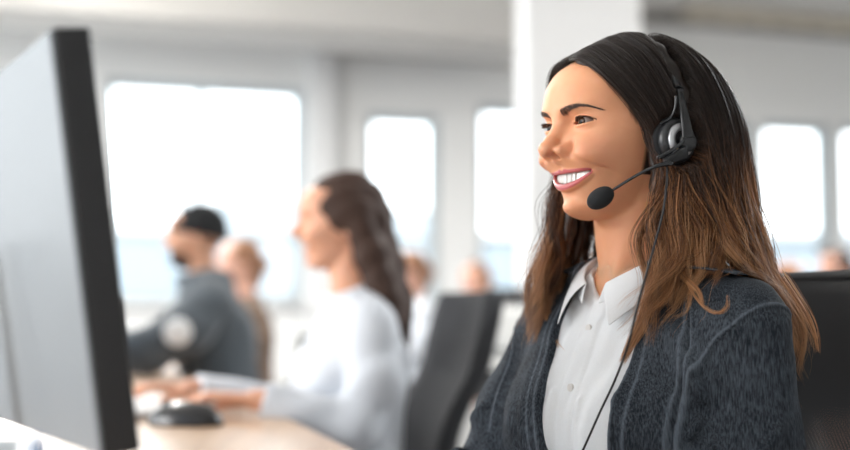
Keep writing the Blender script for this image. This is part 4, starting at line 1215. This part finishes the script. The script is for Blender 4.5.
    for k, (px0, px1, py, Y, mt, lab) in enumerate([(95, 180, 232, 24, M_OUT2, 'grey block outside the large left window, behind the man in the beanie'),
                                  (176, 312, 204, 36, M_OUT, 'wide pale block outside the large left window, nearest its right edge'),
                                  (340, 470, 214, 36, M_OUT, 'pale block outside the narrow window left of the white pillar'),
                                  (474, 640, 238, 24, M_OUT2, 'grey block outside behind the white pillar'),
                                  (700, 900, 236, 30, M_OUT2, 'grey block outside the right-hand windows')]):
        a = at(px0, py, Y); b_ = at(px1, py, Y)
        bl = empty('building', ((a.x + b_.x) / 2, Y + 4, 0)); tag(bl, lab, 'building')
        bm = bmesh.new(); add_box(bm, (0, 0, a.z / 2 - .1), (b_.x - a.x, 8, a.z + .2)); bm_obj('facade', bm, mt, bl)
        bm = bmesh.new(); add_box(bm, (0, 0, a.z + .06), (b_.x - a.x + .2, 8.2, .15)); bm_obj('roof_edge', bm, M_PILLAR, bl)
def build_light():
    w = bpy.data.worlds.new('world'); sc.world = w; w.use_nodes = True
    nt = w.node_tree; bg = nt.nodes['Background']
    bg.inputs[0].default_value = (0.90, 0.96, 1.0, 1); bg.inputs[1].default_value = WORLD
    # soft daylight from the tall glazing on her left-hand front side (outside the frame)
    def area(name, loc, target, e, sx, sy, col):
        l = bpy.data.lights.new(name, 'AREA'); l.energy = e; l.shape = 'RECTANGLE'; l.size = sx; l.size_y = sy; l.color = col
        o = bpy.data.objects.new(name, l); C.objects.link(o); o.location = loc
        o.rotation_euler = (Vector(target) - Vector(loc)).to_track_quat('-Z', 'Y').to_euler()
        return o
    area('window_daylight', (-4.9, 0.2, 2.0), (.1, 1.4, 1.1), KEY, 3.2, 2.3, (1, .985, .97))
    area('added_rim_light', (2.6, 3.6, 2.5), (.2, 1.4, 1.1), RIM, 1.2, 1.4, (.92, .97, 1))  # added rim light on the hair, no window stands here
WORLD = 4.5; KEY = 235; RIM = 60; LAMP = 90
# ================================================================= PEOPLE behind (same body forms, posed and dressed)
def leaned(f, lean, z0=-14.0):
    return lambda x, y, z: f(x, y + lean * np.maximum(z0 - z, 0) * (z > -62) + lean * (-(z0) * -1 - -62 * -1) * 0 + (z <= -62) * lean * 48.0, z)
def make_person(label, group, pos, yaw, skin, top, arms_, lean=0.1, voxel=0.35, hair=None, hair_mat=None, trousers=M_TROUSER, gmul=1.0, cover=True, extras=None):
    M = Matrix.Translation((0, 0, pos[2])) @ Matrix.Rotation(R(180 - yaw), 4, 'Z')
    root = empty('person', (pos[0], pos[1], 0)); tag(root, label, 'person', group)
    head_c = simple_face
    def body(x, y, z):
        yy = y + lean * np.clip(-14 - z, 0, 48)
        d = smin(torso_core(x, yy, z, -.8), legs_f(x, yy, z, -1.0), 3)
        d = smin(d, arms(x, y, z, -1.0, arms_), 2)
        for A, sd in zip(arms_, (1, -1)):
            e, w = np.array(A[2], float), np.array(A[3], float)
            d = smin(d, hand_f(x, y, z, w, (w - e) * [1, 1, 0.1], side=sd), 1)
        return smin(d, head_c(x, y, z), 1.5)
    b = sdf_obj('body', body, (-27, -30, -106), (26, 66, 13), voxel, skin, root, M, it=1, coarse=4, margin=2.4,
                attrs={k: (lambda x, y, z: np.zeros(len(x))) for k in ()})
    def topf(x, y, z):
        yy = y + lean * np.clip(-14 - z, 0, 48)
        wr = .35 * np.sin(x * .5 + z * .35 + 1.5 * np.sin(z * .2 + y * .15))
        d = smin(torso_core(x, yy, z, 1.2 * gmul), arms(x, y, z, 1.0 * gmul, arms_), 2) - wr * .6
        d = smax(d, -cap(x, y, z, (0, -2.6, -5), (0, -3.2, -17), 5.8, 5.6), .5)
        d = smax(d, -68 - z, .5)
        for A in arms_:      # cuffs end before the hand
            e, w = np.array(A[2], float), np.array(A[3], float); n_ = (w - e) / np.linalg.norm(w - e)
            cut = (x - w[0]) * n_[0] + (y - w[1]) * n_[1] + (z - w[2]) * n_[2] + 1.5
            loc = np.sqrt((x - w[0]) ** 2 + (y - w[1]) ** 2 + (z - w[2]) ** 2) - 14
            d = np.maximum(d, -np.maximum(-cut, loc))
        return d
    sdf_obj('long_sleeved_top', topf, (-28 - gmul * 1.3, -34, -70), (28 + gmul * 1.3, 58, -8), voxel, top, root, M, it=1, coarse=4, margin=2.8)
    def trf(x, y, z):
        yy = y + lean * np.clip(-14 - z, 0, 48)
        return smax(legs_f(x, yy, z, .6), z + 58, 1)
    sdf_obj('trousers', trf, (-20, -32, -112), (20, 48, -54), voxel * 1.4, trousers, root, M, it=1, coarse=4, margin=2.4)
    def ftf(x, y, z): return feet_f(x, y + lean * 48, z)
    sh = sdf_obj('shoes', ftf, (-16, 18, -116.5), (16, 56, -94), voxel * 1.4, M_BLK, root, M, it=1, coarse=4, margin=2.4)
    if hair: sdf_obj('hair', hair, (-14, -18, -30), (14, 12, 16), voxel, hair_mat, root, M, it=1, coarse=4, margin=2.4)
    if extras: extras(root, M)
    return root
def simple_face(x, y, z):
    """full head form of the front figure, neutral mouth"""
    return head_field(x, y, z)
def plain_skin(name, c, lip=(0.42, .14, .12)):
    m = simple(name, c, .5, var=.05); m.node_tree.nodes['Principled BSDF'].inputs['Subsurface Weight'].default_value = .2
    m.node_tree.nodes['Principled BSDF'].inputs['Subsurface Radius'].default_value = (.009, .0035, .002)
    return m
M_SK1 = plain_skin('warm_skin', (0.66, 0.34, 0.22)); M_SK2 = plain_skin('tan_skin', (0.52, 0.27, 0.17)); M_SK3 = plain_skin('fair_skin', (0.70, 0.40, 0.30))
M_HB = simple('brown_hair_mass', (0.045, 0.020, 0.012), .75, bump=.8, bscale=250, var=.35, vscale=25)
M_HL = simple('auburn_hair_mass', (0.26, 0.12, 0.06), .5, bump=.8, bscale=250, var=.3, vscale=25)
M_BEANIE = simple('charcoal_knit', (0.008, 0.0085, 0.010), .95, bump=1, bscale=400)
M_TOPW = cloth_material('white_blouse_cloth', (0.62, 0.65, 0.70), (0.56, 0.59, 0.64))
M_TOPG = cloth_material('slate_jacket_cloth', (0.085, 0.10, 0.115), (0.06, 0.072, 0.084))
M_TOPD = cloth_material('navy_top_cloth', (0.05, 0.06, 0.075), (0.04, 0.045, 0.06))
M_TOPB = cloth_material('brown_top_cloth', (0.20, 0.13, 0.09), (0.15, 0.10, 0.07))
M_CAP = simple('white_badge', (0.75, 0.77, 0.78), .7)
def long_hair(x, y, z):
    d = ell(x, y, z, (0, -1.2, 4.4), (8.4, 9.9, 9.4))
    d = smax(d, -(smax(0.55 * (y - 1) - (z + 6.5) * .0 - 2.0 + 0 * x, -(z - 8.8 + .25 * (y - 6)), .5)) * -1, .5) if False else d
    face = ell(x, y, z, (0, 9.5, -1.5), (6.6, 8.2, 10.4))
    d = smax(d, -face, .8)
    fall = chain(np.abs(x), y, z, [(5.5, -2.5, 2, 3.4), (6.2, -5.5, -6, 3.6), (7.0, -8, -14, 3.6), (7.0, -10.5, -21, 3.2), (6, -12.5, -27, 1.8)], 2)
    back = chain(x, y, z, [(0, -7, 2, 5), (0, -9.5, -8, 5.2), (0, -12, -17, 5.0), (0, -14, -25, 3)], 2)
    w = .35 * np.sin(x * 1.6 + z * .5) * np.sin(z * .45 + y * .3)
    return smax(smin(smin(d, fall, 2.5), back, 3) - w, -face, .8)
def bun_hair(x, y, z):
    d = ell(x, y, z, (0, -1.2, 4.4), (8.0, 9.7, 9.2)); d = smin(d, ell(x, y, z, (0, -11, 1.0), (3.6, 3.4, 3.6)), 1.5)
    d = smin(d, ell(x, y, z, (0, -7, -4), (6, 4, 6)), 2)
    return smax(d, -ell(x, y, z, (0, 9.5, -1.5), (7.4, 8.4, 10.2)), .8)
def short_hair(x, y, z):
    d = ell(x, y, z, (0, -1.2, 4.2), (8.0, 9.6, 9.2))
    return smax(smax(d, -ell(x, y, z, (0, 9.5, -1.5), (7.6, 8.4, 10.0)), .8), -4.5 - z - .4 * y * 0, .8)
def beard_hat(root, M):
    def hat(x, y, z):
        d = ell(x, y, z, (0, -1.4, 4.6), (8.3, 9.9, 9.4)); d = smax(d, -(z - 3.2 - .32 * y * .6) , .6)
        rim = np.hypot(np.sqrt((x / 8.2) ** 2 + ((y + 1) / 9.8) ** 2) * 8.8 - 8.8, (z - 3.8 - .19 * y) * .45) - .7
        return smin(d, rim, .6)
    sdf_obj('beanie', hat, (-10, -13, -1), (10, 11, 16), .35, M_BEANIE, root, M, it=1)
    def beard(x, y, z):
        d = head_field(x, y, z) - .35
        reg = ell(x, y, z, (0, 6, -6.6), (5.8, 6.2, 4.2)); return smax(d, reg, .5)
    sdf_obj('beard', beard, (-8, -1, -12), (8, 12, -1.5), .3, M_HB, root, M, it=1)
    def badge(x, y, z): return smax(cap(x, y, z, (-33, 5.0, -31.0), (-22, 5.0, -31.0), 4.6, 4.6), smax(arms(x, y, z, 4.1, MAN_ARMS), -arms(x, y, z, .6, MAN_ARMS), .2), .2)
    sdf_obj('sleeve_badge', badge, (-33, -6, -40), (-13, 12, -24), .3, M_CAP, root, M, it=1)
TYPE_ARMS = ([(-14.8, -4.0, -22.4), (-18.5, -4.0, -34.0), (-19.0, 0.5, -43.0), (-14.0, 21.0, -37.5)],
             [(14.6, -4.0, -22.4), (18.0, -1.0, -34.0), (18.5, 6.5, -43.0), (9.0, 33.0, -36.5)])
MAN_ARMS = ([(-16.0, -5.0, -22.4), (-21.0, 3.0, -30.5), (-21.5, 15.0, -37.5), (-9.0, 48.0, -40)],
            [(15.6, -5.0, -22.4), (20.0, 4.0, -30.5), (20.5, 15.5, -37.5), (9.0, 48.0, -40)])
def build_people():
    p = at(341, 230, 2.72)
    w2 = make_person('person with long brown hair and white blouse typing at the light wood desk', None, (p.x, p.y, p.z), 74, M_SK1, M_TOPW, TYPE_ARMS, .05, .34, long_hair, M_HB, extras=None)
    p = at(196, 242, 4.15)
    make_person('bearded person in a black beanie and slate grey jacket seated at a desk', None, (p.x, p.y, p.z), 80, M_SK2, M_TOPG, MAN_ARMS, .22, .38, None, None, gmul=3.6, extras=beard_hat)
    p = at(240, 267, 5.5)
    a = make_person('person with light brown hair in a bun, half hidden behind the one in the beanie', None, (p.x, p.y, p.z), 70, M_SK3, M_TOPB, TYPE_ARMS, .1, .5, bun_hair, M_HL)
    def copy_of(src, px, py, Y, yaw, label, mats):
        p = at(px, py, Y); r = src.copy(); C.objects.link(r); r.location = (p.x, p.y, p.z - src_z); r['label'] = label; r.rotation_euler = (0, 0, R(70 - yaw))
        for ch in list(src.children):
            c = ch.copy(); C.objects.link(c); c.parent = r
            if ch.name.split('.')[0] in mats and c.type == 'MESH':
                c.material_slots[0].link = 'OBJECT'; c.material_slots[0].material = mats[ch.name.split('.')[0]]
        r.location.z = 0
        return r
    src_z = 0
    copy_of(a, 476, 262, 8.2, 60, 'person with auburn hair and dark top far off, just left of the denim jacket', {'long_sleeved_top': M_TOPD, 'hair': M_HL})
    copy_of(a, 410, 266, 6.6, 75, 'person with auburn hair just behind the head of the one in the white blouse', {'long_sleeved_top': M_TOPW, 'hair': M_HL})
    copy_of(a, 836, 264, 6.4, 70, 'person with dark brown hair far back at the right, above the mesh chair', {'long_sleeved_top': M_TOPG, 'hair': M_HB})
    copy_of(a, 786, 270, 8.0, 110, 'person with auburn hair far back, between the long hair and the mesh chair', {'long_sleeved_top': M_TOPD, 'hair': M_HL})
# ================================================================= FURNITURE AND DESK THINGS
def wood_material():
    m, nt, b = new_mat('light_oak'); L = nt.links.new
    tc = N(nt, 'ShaderNodeTexCoord'); mp = N(nt, 'ShaderNodeMapping'); mp.inputs['Scale'].default_value = (14, 1.2, 14); L(tc.outputs['Object'], mp.inputs[0])
    n = N(nt, 'ShaderNodeTexNoise', Scale=3.0, Detail=6.0); L(mp.outputs[0], n.inputs['Vector'])
    rp = N(nt, 'ShaderNodeValToRGB'); L(n.outputs['Fac'], rp.inputs[0])
    rp.color_ramp.elements[0].position = .3; rp.color_ramp.elements[0].color = (.42, .26, .15, 1); rp.color_ramp.elements[1].position = .7; rp.color_ramp.elements[1].color = (.56, .37, .23, 1)
    L(rp.outputs[0], b.inputs['Base Color']); b.inputs['Roughness'].default_value = .35; b.inputs['Coat Weight'].default_value = .25; b.inputs['Coat Roughness'].default_value = .2
    return m
def mesh_fabric(name='black_mesh_fabric', col=(0.012, 0.012, 0.014), pitch=0.0062):
    m, nt, b = new_mat(name); L = nt.links.new
    tc = N(nt, 'ShaderNodeTexCoord'); sp = N(nt, 'ShaderNodeSeparateXYZ'); L(tc.outputs['Object'], sp.inputs[0])
    def wave(sock, p, phase=None):
        a = N(nt, 'ShaderNodeMath', operation='MULTIPLY'); L(sock, a.inputs[0]); a.inputs[1].default_value = 2 * PI / p
        s = N(nt, 'ShaderNodeMath', operation='SINE'); L(a.outputs[0], s.inputs[0]); return s.outputs[0]
    a = wave(sp.outputs[0], pitch); c = wave(sp.outputs[2], pitch)
    mu = N(nt, 'ShaderNodeMath', operation='MULTIPLY'); L(a, mu.inputs[0]); L(c, mu.inputs[1])
    gt = N(nt, 'ShaderNodeMath', operation='LESS_THAN'); L(mu.outputs[0], gt.inputs[0]); gt.inputs[1].default_value = .4
    L(gt.outputs[0], b.inputs['Alpha'])
    b.inputs['Base Color'].default_value = (*col, 1); b.inputs['Roughness'].default_value = .7
    return m
M_OAK = wood_material(); M_MESH = mesh_fabric()
M_CHB = simple('chair_black_plastic', (0.018, 0.018, 0.020), .7)
M_CHF = simple('charcoal_seat_cloth', (0.035, 0.036, 0.040), .9, bump=.5, bscale=500)
M_CHG = simple('light_grey_seat_cloth', (0.50, 0.48, 0.45), .9, bump=.5, bscale=500)
M_CHROME = simple('chrome_metal', (0.7, 0.7, 0.72), .15, metal=1)
M_WHITE = simple('white_laminate', (0.82, 0.82, 0.80), .4)
M_MONB = simple('monitor_grey_plastic', (0.19, 0.21, 0.23), .38)
M_MONE = simple('monitor_black_rim', (0.012, 0.012, 0.014), .35)
def shell(W, z0, z1, y0, curve, thick, lean, nx=16, nz=20, round_=.16, y_of=None):
    """curved chair back as verts/faces (both skins) with rounded top corners"""
    V = []; F = []
    for s in (0, 1):
        for i in range(nz + 1):
            t = i / nz; z = z0 + (z1 - z0) * t
            w = W / 2 * (1 - round_ * max(0, (t - .8) / .2) ** 3) * (1 - .12 * (1 - t) ** 2)
            for j in range(nx + 1):
                u = j / nx * 2 - 1
                y = y0 - lean * t + curve * u * u + .035 * math.sin(PI * min(1, t * 1.6)) * (1 if y_of is None else 0) - (thick if s else 0)
                V.append((u * w, y, z))
    n1 = (nz + 1) * (nx + 1); k = nx + 1
    for i in range(nz):
        for j in range(nx):
            a = i * k + j; F.append((a, a + 1, a + k + 1, a + k)); F.append((n1 + a, n1 + a + k, n1 + a + k + 1, n1 + a + 1))
    for i in range(nz):
        for j, fl in ((0, 0), (nx, 1)):
            a = i * k + j; q = (a, a + k, n1 + a + k, n1 + a); F.append(q if not fl else q[::-1])
    for j in range(nx):
        a = j; F.append((a, n1 + a, n1 + a + 1, a + 1)); a = nz * k + j; F.append((a, a + 1, n1 + a + 1, n1 + a))
    return np.array(V), np.array(F)
def office_chair(loc, yaw, label, mb, ms, top=1.0, group=None, W=.48, lean=.05, mesh_back=False, arms_=True, spot=False):
    """origin on the floor under the seat, faces +y locally"""
    root = empty('office_chair', loc, (0, 0, R(180 - yaw))); tag(root, label, 'chair', group)
    V, F = shell(W, .50, top, -.235, .05, .012 if mesh_back else .045, lean)
    mesh_np('backrest', V, F, mb, root)
    if mesh_back:
        fr = bpy.data.objects['backrest'] if False else None
        pts = []
        for t in np.linspace(0, 1, 14):
            pts.append(t)
        def edge(u, t):
            w = W / 2 * (1 - .16 * max(0, (t - .8) / .2) ** 3) * (1 - .12 * (1 - t) ** 2)
            return (u * w, -.241 - lean * t + .05 * u * u + .035 * math.sin(PI * min(1, t * 1.6)), .5 + (top - .5) * t)
        P = [edge(-1, t) for t in np.linspace(0, 1, 14)] + [edge(u, 1) for u in np.linspace(-.85, .85, 9)] + [edge(1, t) for t in np.linspace(1, 0, 14)] + [edge(u, 0) for u in np.linspace(.8, -1, 8)]
        V, F = tube_np(catmull(P, 160), .008, 10); mesh_np('back_frame', V, F, M_CHB, root)
        bm = bmesh.new(); add_box(bm, (0, -.275, .60), (.07, .03, .34)); bm_obj('back_support', bm, M_CHB, root, bevel=.01)
    # seat cushion
    bm = bmesh.new(); add_box(bm, (0, 0.0, .37), (.50, .48, .075)); bm_obj('seat', bm, ms, root, bevel=.03, seg=4)
    bm = bmesh.new(); add_cyl(bm, (0, 0, .10), (0, 0, .27), .03); add_cyl(bm, (0, 0, .25), (0, 0, .335), .018); add_box(bm, (0, -.02, .325), (.18, .24, .03)); bm_obj('gas_column', bm, M_CHB, root)
    bm = bmesh.new(); add_box(bm, (0, -.235, .335), (.06, .06, .03)); add_box(bm, (0, -.15, .32), (.06, .2, .02)); add_box(bm, (0, -.265, .47), (.06, .02, .30)); bm_obj('back_bracket', bm, M_CHB, root)
    for k in range(5):
        a = 2 * PI * k / 5 + .3; c, s = math.cos(a), math.sin(a)
        bm = bmesh.new(); add_cyl(bm, (c * .02, s * .02, .115), (c * .29, s * .29, .075), .024, .015, 12); lg = bm_obj('base_leg', bm, M_CHB, root, smooth=True)
        bm = bmesh.new(); add_cyl(bm, (c * .29 - s * .022, s * .29 + c * .022, .03), (c * .29 + s * .022, s * .29 - c * .022, .03), .03, .03, 16); add_cyl(bm, (c * .29, s * .29, .04), (c * .29, s * .29, .08), .008); bm_obj('caster', bm, M_CHB, lg)
    if arms_:
        for s in (-1, 1):
            bm = bmesh.new(); add_box(bm, (s * .28, .0, .64), (.06, .24, .03)); ar = bm_obj('armrest', bm, M_CHB, root, bevel=.012)
            bm = bmesh.new(); add_box(bm, (s * .28, -.01, .49), (.03, .06, .30)); add_box(bm, (s * .22, -.01, .345), (.14, .05, .02)); bm_obj('armrest_post', bm, M_CHB, ar)
    return root
def monitor(loc, rz, label, w=.56, h=.36, zb=.0, tilt=8, group=None, lowest=.10):
    """base stands at loc; screen looks along local -y rotated by rz; panel bottom lowest above the desk"""
    root = empty('monitor', loc, (0, 0, rz)); tag(root, label, 'monitor', group)
    T = Matrix.Translation((0, 0, lowest + h / 2)) @ Matrix.Rotation(R(-tilt), 4, 'X')
    t = .030
    bm = bmesh.new(); add_box(bm, (0, 0, 0), (w, t, h), T); bm_obj('casing', bm, M_MONE, root, bevel=.003)
    bm = bmesh.new(); add_box(bm, (0, t / 2 + .0015, 0), (w - .004, .004, h - .004), T); bm_obj('back_panel', bm, M_MONB, root, bevel=.004)
    bm = bmesh.new(); add_box(bm, (0, -t / 2 - .0005, .004), (w - .016, .001, h - .024), T)
    ms = bpy.data.materials.get('screen_on') or simple('screen_on', (0.3, 0.36, 0.42), .25)
    b = ms.node_tree.nodes['Principled BSDF']; b.inputs['Emission Color'].default_value = (.75, .85, 1, 1); b.inputs['Emission Strength'].default_value = .6
    bm_obj('screen', bm, ms, root)
    bm = bmesh.new(); add_box(bm, (0, .058, (lowest + h * .5) / 2 + .01), (.04, .014, lowest + h * .5), None); bm_obj('stand_neck', bm, M_MONE, root, bevel=.004)
    bm = bmesh.new(); add_box(bm, (0, .03, .006), (.24, .19, .012)); bm_obj('stand_foot', bm, M_MONE, root, bevel=.005)
    return root
def desk(name_label, corners, mat, group=None, z=.73, legs=True):
    """corners: 4 world xy in order (ccw)"""
    cx = sum(c[0] for c in corners) / 4; cy = sum(c[1] for c in corners) / 4
    root = empty('desk', (cx, cy, 0)); tag(root, name_label, 'desk', group)
    bm = bmesh.new(); vs = [bm.verts.new((c[0] - cx, c[1] - cy, z)) for c in corners]; f = bm.faces.new(vs)
    bmesh.ops.recalc_face_normals(bm, faces=bm.faces)
    if f.normal.z < 0: f.normal_flip()
    r = bmesh.ops.extrude_face_region(bm, geom=[f]); bmesh.ops.translate(bm, verts=[v for v in r['geom'] if isinstance(v, bmesh.types.BMVert)], vec=(0, 0, -.028))
    bmesh.ops.recalc_face_normals(bm, faces=bm.faces)
    bm_obj('desk_top', bm, mat, root, bevel=.003)
    for c in corners:
        x, y = (c[0] - cx) * .93, (c[1] - cy) * .95
        bm = bmesh.new(); add_box(bm, (x, y, (z - .028) / 2), (.05, .05, z - .028)); bm_obj('leg', bm, M_WHITE, root)
    return root
def mouse_thing(p, rz, label, s=1.3):
    root = empty('computer_mouse', p, (0, 0, rz)); tag(root, label, 'mouse')
    f = lambda x, y, z: smax(ell(x, y, z, (0, 0, 0), (3.3, 6.0, 3.6)), -z, .3)
    sdf_obj('shell', f, (-4.5, -7, -.6), (4.5, 7, 4.4), .18, M_MSE, root, Matrix.Scale(s, 4), it=1)
    bm = bmesh.new(); add_cyl(bm, (-.004 * s, .032 * s, .031 * s), (.004 * s, .032 * s, .031 * s), .006 * s); bm_obj('scroll_wheel', bm, M_GREYP, root)
    return root
M_MSE = simple('glossy_black_plastic', (0.012, 0.012, 0.014), .3, coat=.25)
M_KEYB = simple('silver_keyboard', (0.62, 0.63, 0.65), .4)
M_KEY = simple('white_keycaps', (0.80, 0.80, 0.80), .5)
def keyboard(p, rz, label, group=None):
    root = empty('keyboard', p, (0, 0, rz)); tag(root, label, 'keyboard', group)
    bm = bmesh.new(); add_box(bm, (0, 0, .008), (.42, .13, .014)); bm_obj('keyboard_base', bm, M_KEYB, root, bevel=.004)
    for r_ in range(5):
        for c_ in range(14):
            if r_ == 0 and 3 < c_ < 9: continue
            bm = bmesh.new(); add_box(bm, (-.195 + c_ * .03, -.048 + r_ * .024, .0175), (.026, .020, .005)); bm_obj('key', bm, M_KEY, root)
    bm = bmesh.new(); add_box(bm, (-.195 + 6 * .03, -.048, .0175), (.146, .020, .005)); bm_obj('space_bar', bm, M_KEY, root)
    return root
def build_furniture():
    # bench desk the two women share: right-hand edge measured from the photo
    e1 = at(278, 412, 2.6); e1 = (e1.x, 2.6); dx, dy = (-.293, .956)
    n = (-dy * -1, dx * -1)
    def P(a, b):   # a along the row from e1, b to the left of the edge
        return (e1[0] + dx * a - dy * b, e1[1] + dy * a + dx * b)
    for k, (a0, a1, lab) in enumerate([(-2.05, -0.93, 'light wood desk in front of the person in the denim jacket'), (-.92, .62, 'light wood desk under the mouse and the hands of the person in the white blouse'),
                                       (.63, 2.3, 'light wood desk in front of the bearded person in the beanie')]):
        desk(lab, [P(a0, 0), P(a1, 0), P(a1, .80), P(a0, .80)], M_OAK)
    # monitor at the left edge of the picture, back towards the camera
    Yn = .93
    top = at(72, 28, Yn)
    d = Vector((-.51, .86, 0)).normalized()          # runs away from the camera along the panel
    w, h = .64, .345
    rz = math.atan2(d.y, d.x)                         # local +x runs away from the camera, screen (-y) towards her
    c = top + d * (w / 2)
    lowest = top.z - .73 - h + .003
    tilt = 8
    off = math.sin(R(tilt)) * h / 2
    bdir = Vector((-d.y, d.x, 0)); bdir = bdir if bdir.x < 0 else -bdir
    c = c - bdir * off
    M1 = monitor((c.x, c.y, .73), rz, 'large grey-backed monitor with black rim filling the left edge, nearest the camera', w, h, tilt=tilt, lowest=lowest)
    p = P(-.62, .55)
    M2 = monitor((p[0], p[1], .73), R(107), 'monitor of the person in the white blouse, mostly hidden behind the nearest one', .50, .30, tilt=6, lowest=.08)
    p = at(146, 330, 3.75)
    monitor((p.x - .16, 3.72, .73), R(130), 'dark monitor in front of the bearded person in the beanie', .34, .20, tilt=6, lowest=.06)
    # mouse and keyboard
    p = at(186, 412, 2.34); mouse_thing((p.x, 2.34, .73), R(78), 'glossy black mouse on the light wood desk near the typing hands')
    p = at(160, 396, 2.62); keyboard((p.x - .04, 2.64, .733), R(108), 'silver keyboard under the hands of the person in the white blouse')
    # chairs
    bp = BODY_M @ Vector((0, -.015, 0))
    office_chair((bp.x, bp.y, 0), BODY_YAW, 'black mesh-backed office chair behind the shoulder of the person in denim', M_MESH, M_CHF, CH_TOP, W=.54, lean=.06, mesh_back=True, arms_=False)
    p = at(338, 300, 2.80); office_chair((p.x, p.y, 0), 74, 'dark office chair with a tall back, of the person in the white blouse', M_CHF, M_CHF, 1.00, W=.40, arms_=False, lean=.12)
    p = at(470, 300, 4.9); office_chair((p.x, p.y, 0), 60, 'dark office chair farther back, just left of the denim jacket', M_CHB, M_CHF, 1.05)
    p = at(240, 300, 4.35); office_chair((p.x, p.y, 0), 80, 'dark office chair of the bearded person in the beanie', M_CHF, M_CHF, .86, arms_=False)
    p = at(545, 300, 6.0); office_chair((p.x, p.y, 0), 50, 'dark office chair hidden behind the brown hair', M_CHB, M_CHF, 1.1)
    # white side desk and box in the middle distance
    a = at(462, 372, 3.9); b_ = at(560, 372, 3.9)
    desk('white desk in the middle distance left of the denim sleeve', [(a.x, 3.75), (b_.x, 3.75), (b_.x, 4.25), (a.x, 4.25)], M_WHITE, z=at(490, 356, 4.2).z)
    q = at(506, 340, 4.0)
    dz = at(490, 356, 4.2).z
    t = empty('printer', (q.x, 4.0, dz)); tag(t, 'small white printer on the white desk, beside the brown hair', 'printer')
    bm = bmesh.new(); add_box(bm, (0, 0, .085), (.20, .20, .17)); bm_obj('printer_body', bm, M_WHITE, t, bevel=.03, seg=4)
    bm = bmesh.new(); add_box(bm, (0, -.11, .03), (.12, .06, .01)); bm_obj('paper_tray', bm, M_GREYP, t)
    bm = bmesh.new(); add_box(bm, (0, 0, .173), (.14, .12, .008)); bm_obj('printer_lid', bm, M_WHITE, t, bevel=.003)
    # pencil cup with a blue pen at the lower left corner
    q = at(-12, 462, .70)
    t = empty('pen_cup', (q.x, .70, .73)); tag(t, 'small white pen cup on the desk in the lower left corner', 'cup')
    bm = bmesh.new(); add_cyl(bm, (0, 0, 0), (0, 0, .105), .03, .034, 32); bm_obj('cup_body', bm, M_WHITE, t, smooth=False, bevel=.003)
    pb = simple('blue_pen_plastic', (.05, .14, .36), .3)
    bm = bmesh.new(); add_cyl(bm, (0, 0, 0), (.022, .004, .145), .004, .004, 12)
    o = bm_obj('pen', bm, pb, None, smooth=True); o.location = (q.x + .006, .70, .735); tag(o, 'blue pen standing in the white cup in the lower left corner', 'pen')
CH_TOP = 1.0
# ================================================================= BUILD
def rebase(root, loc):
    """children were built in world coordinates under a root at the origin: move the root to its base"""
    d = Vector(loc)
    for ch in root.children: ch.location = ch.location - d
    root.location = d
build_room()
build_light()
sc.view_settings.exposure = 0.0
woman = empty('person', (0, 0, 0))
tag(woman, 'smiling person with long brown hair, dark denim jacket over a white shirt, looking left', 'person')
build_head(woman, HEAD_M)
build_clothes(woman)
build_hair(woman, HEAD_M)
sdf_obj('trousers', lambda x, y, z: smax(legs_f(x, y, z, .6), z + 52, 1), (-20, -19, -112), (20, 48, -48), .6, M_TROUSER, woman, BODY_M)
sdf_obj('shoes', feet_f, (-16, 30, -116.3), (16, 59, -94), .5, M_BLK, woman, BODY_M)
bpy.context.view_layer.update()
rebase(woman, (HEAD_POS.x, HEAD_POS.y, 0))
hs = build_headset(); tag(hs, 'black call-centre headset with silver ear ring and boom microphone, worn over brown hair', 'headset')
rebase(hs, tuple(HEAD_POS))
build_furniture()
build_people()
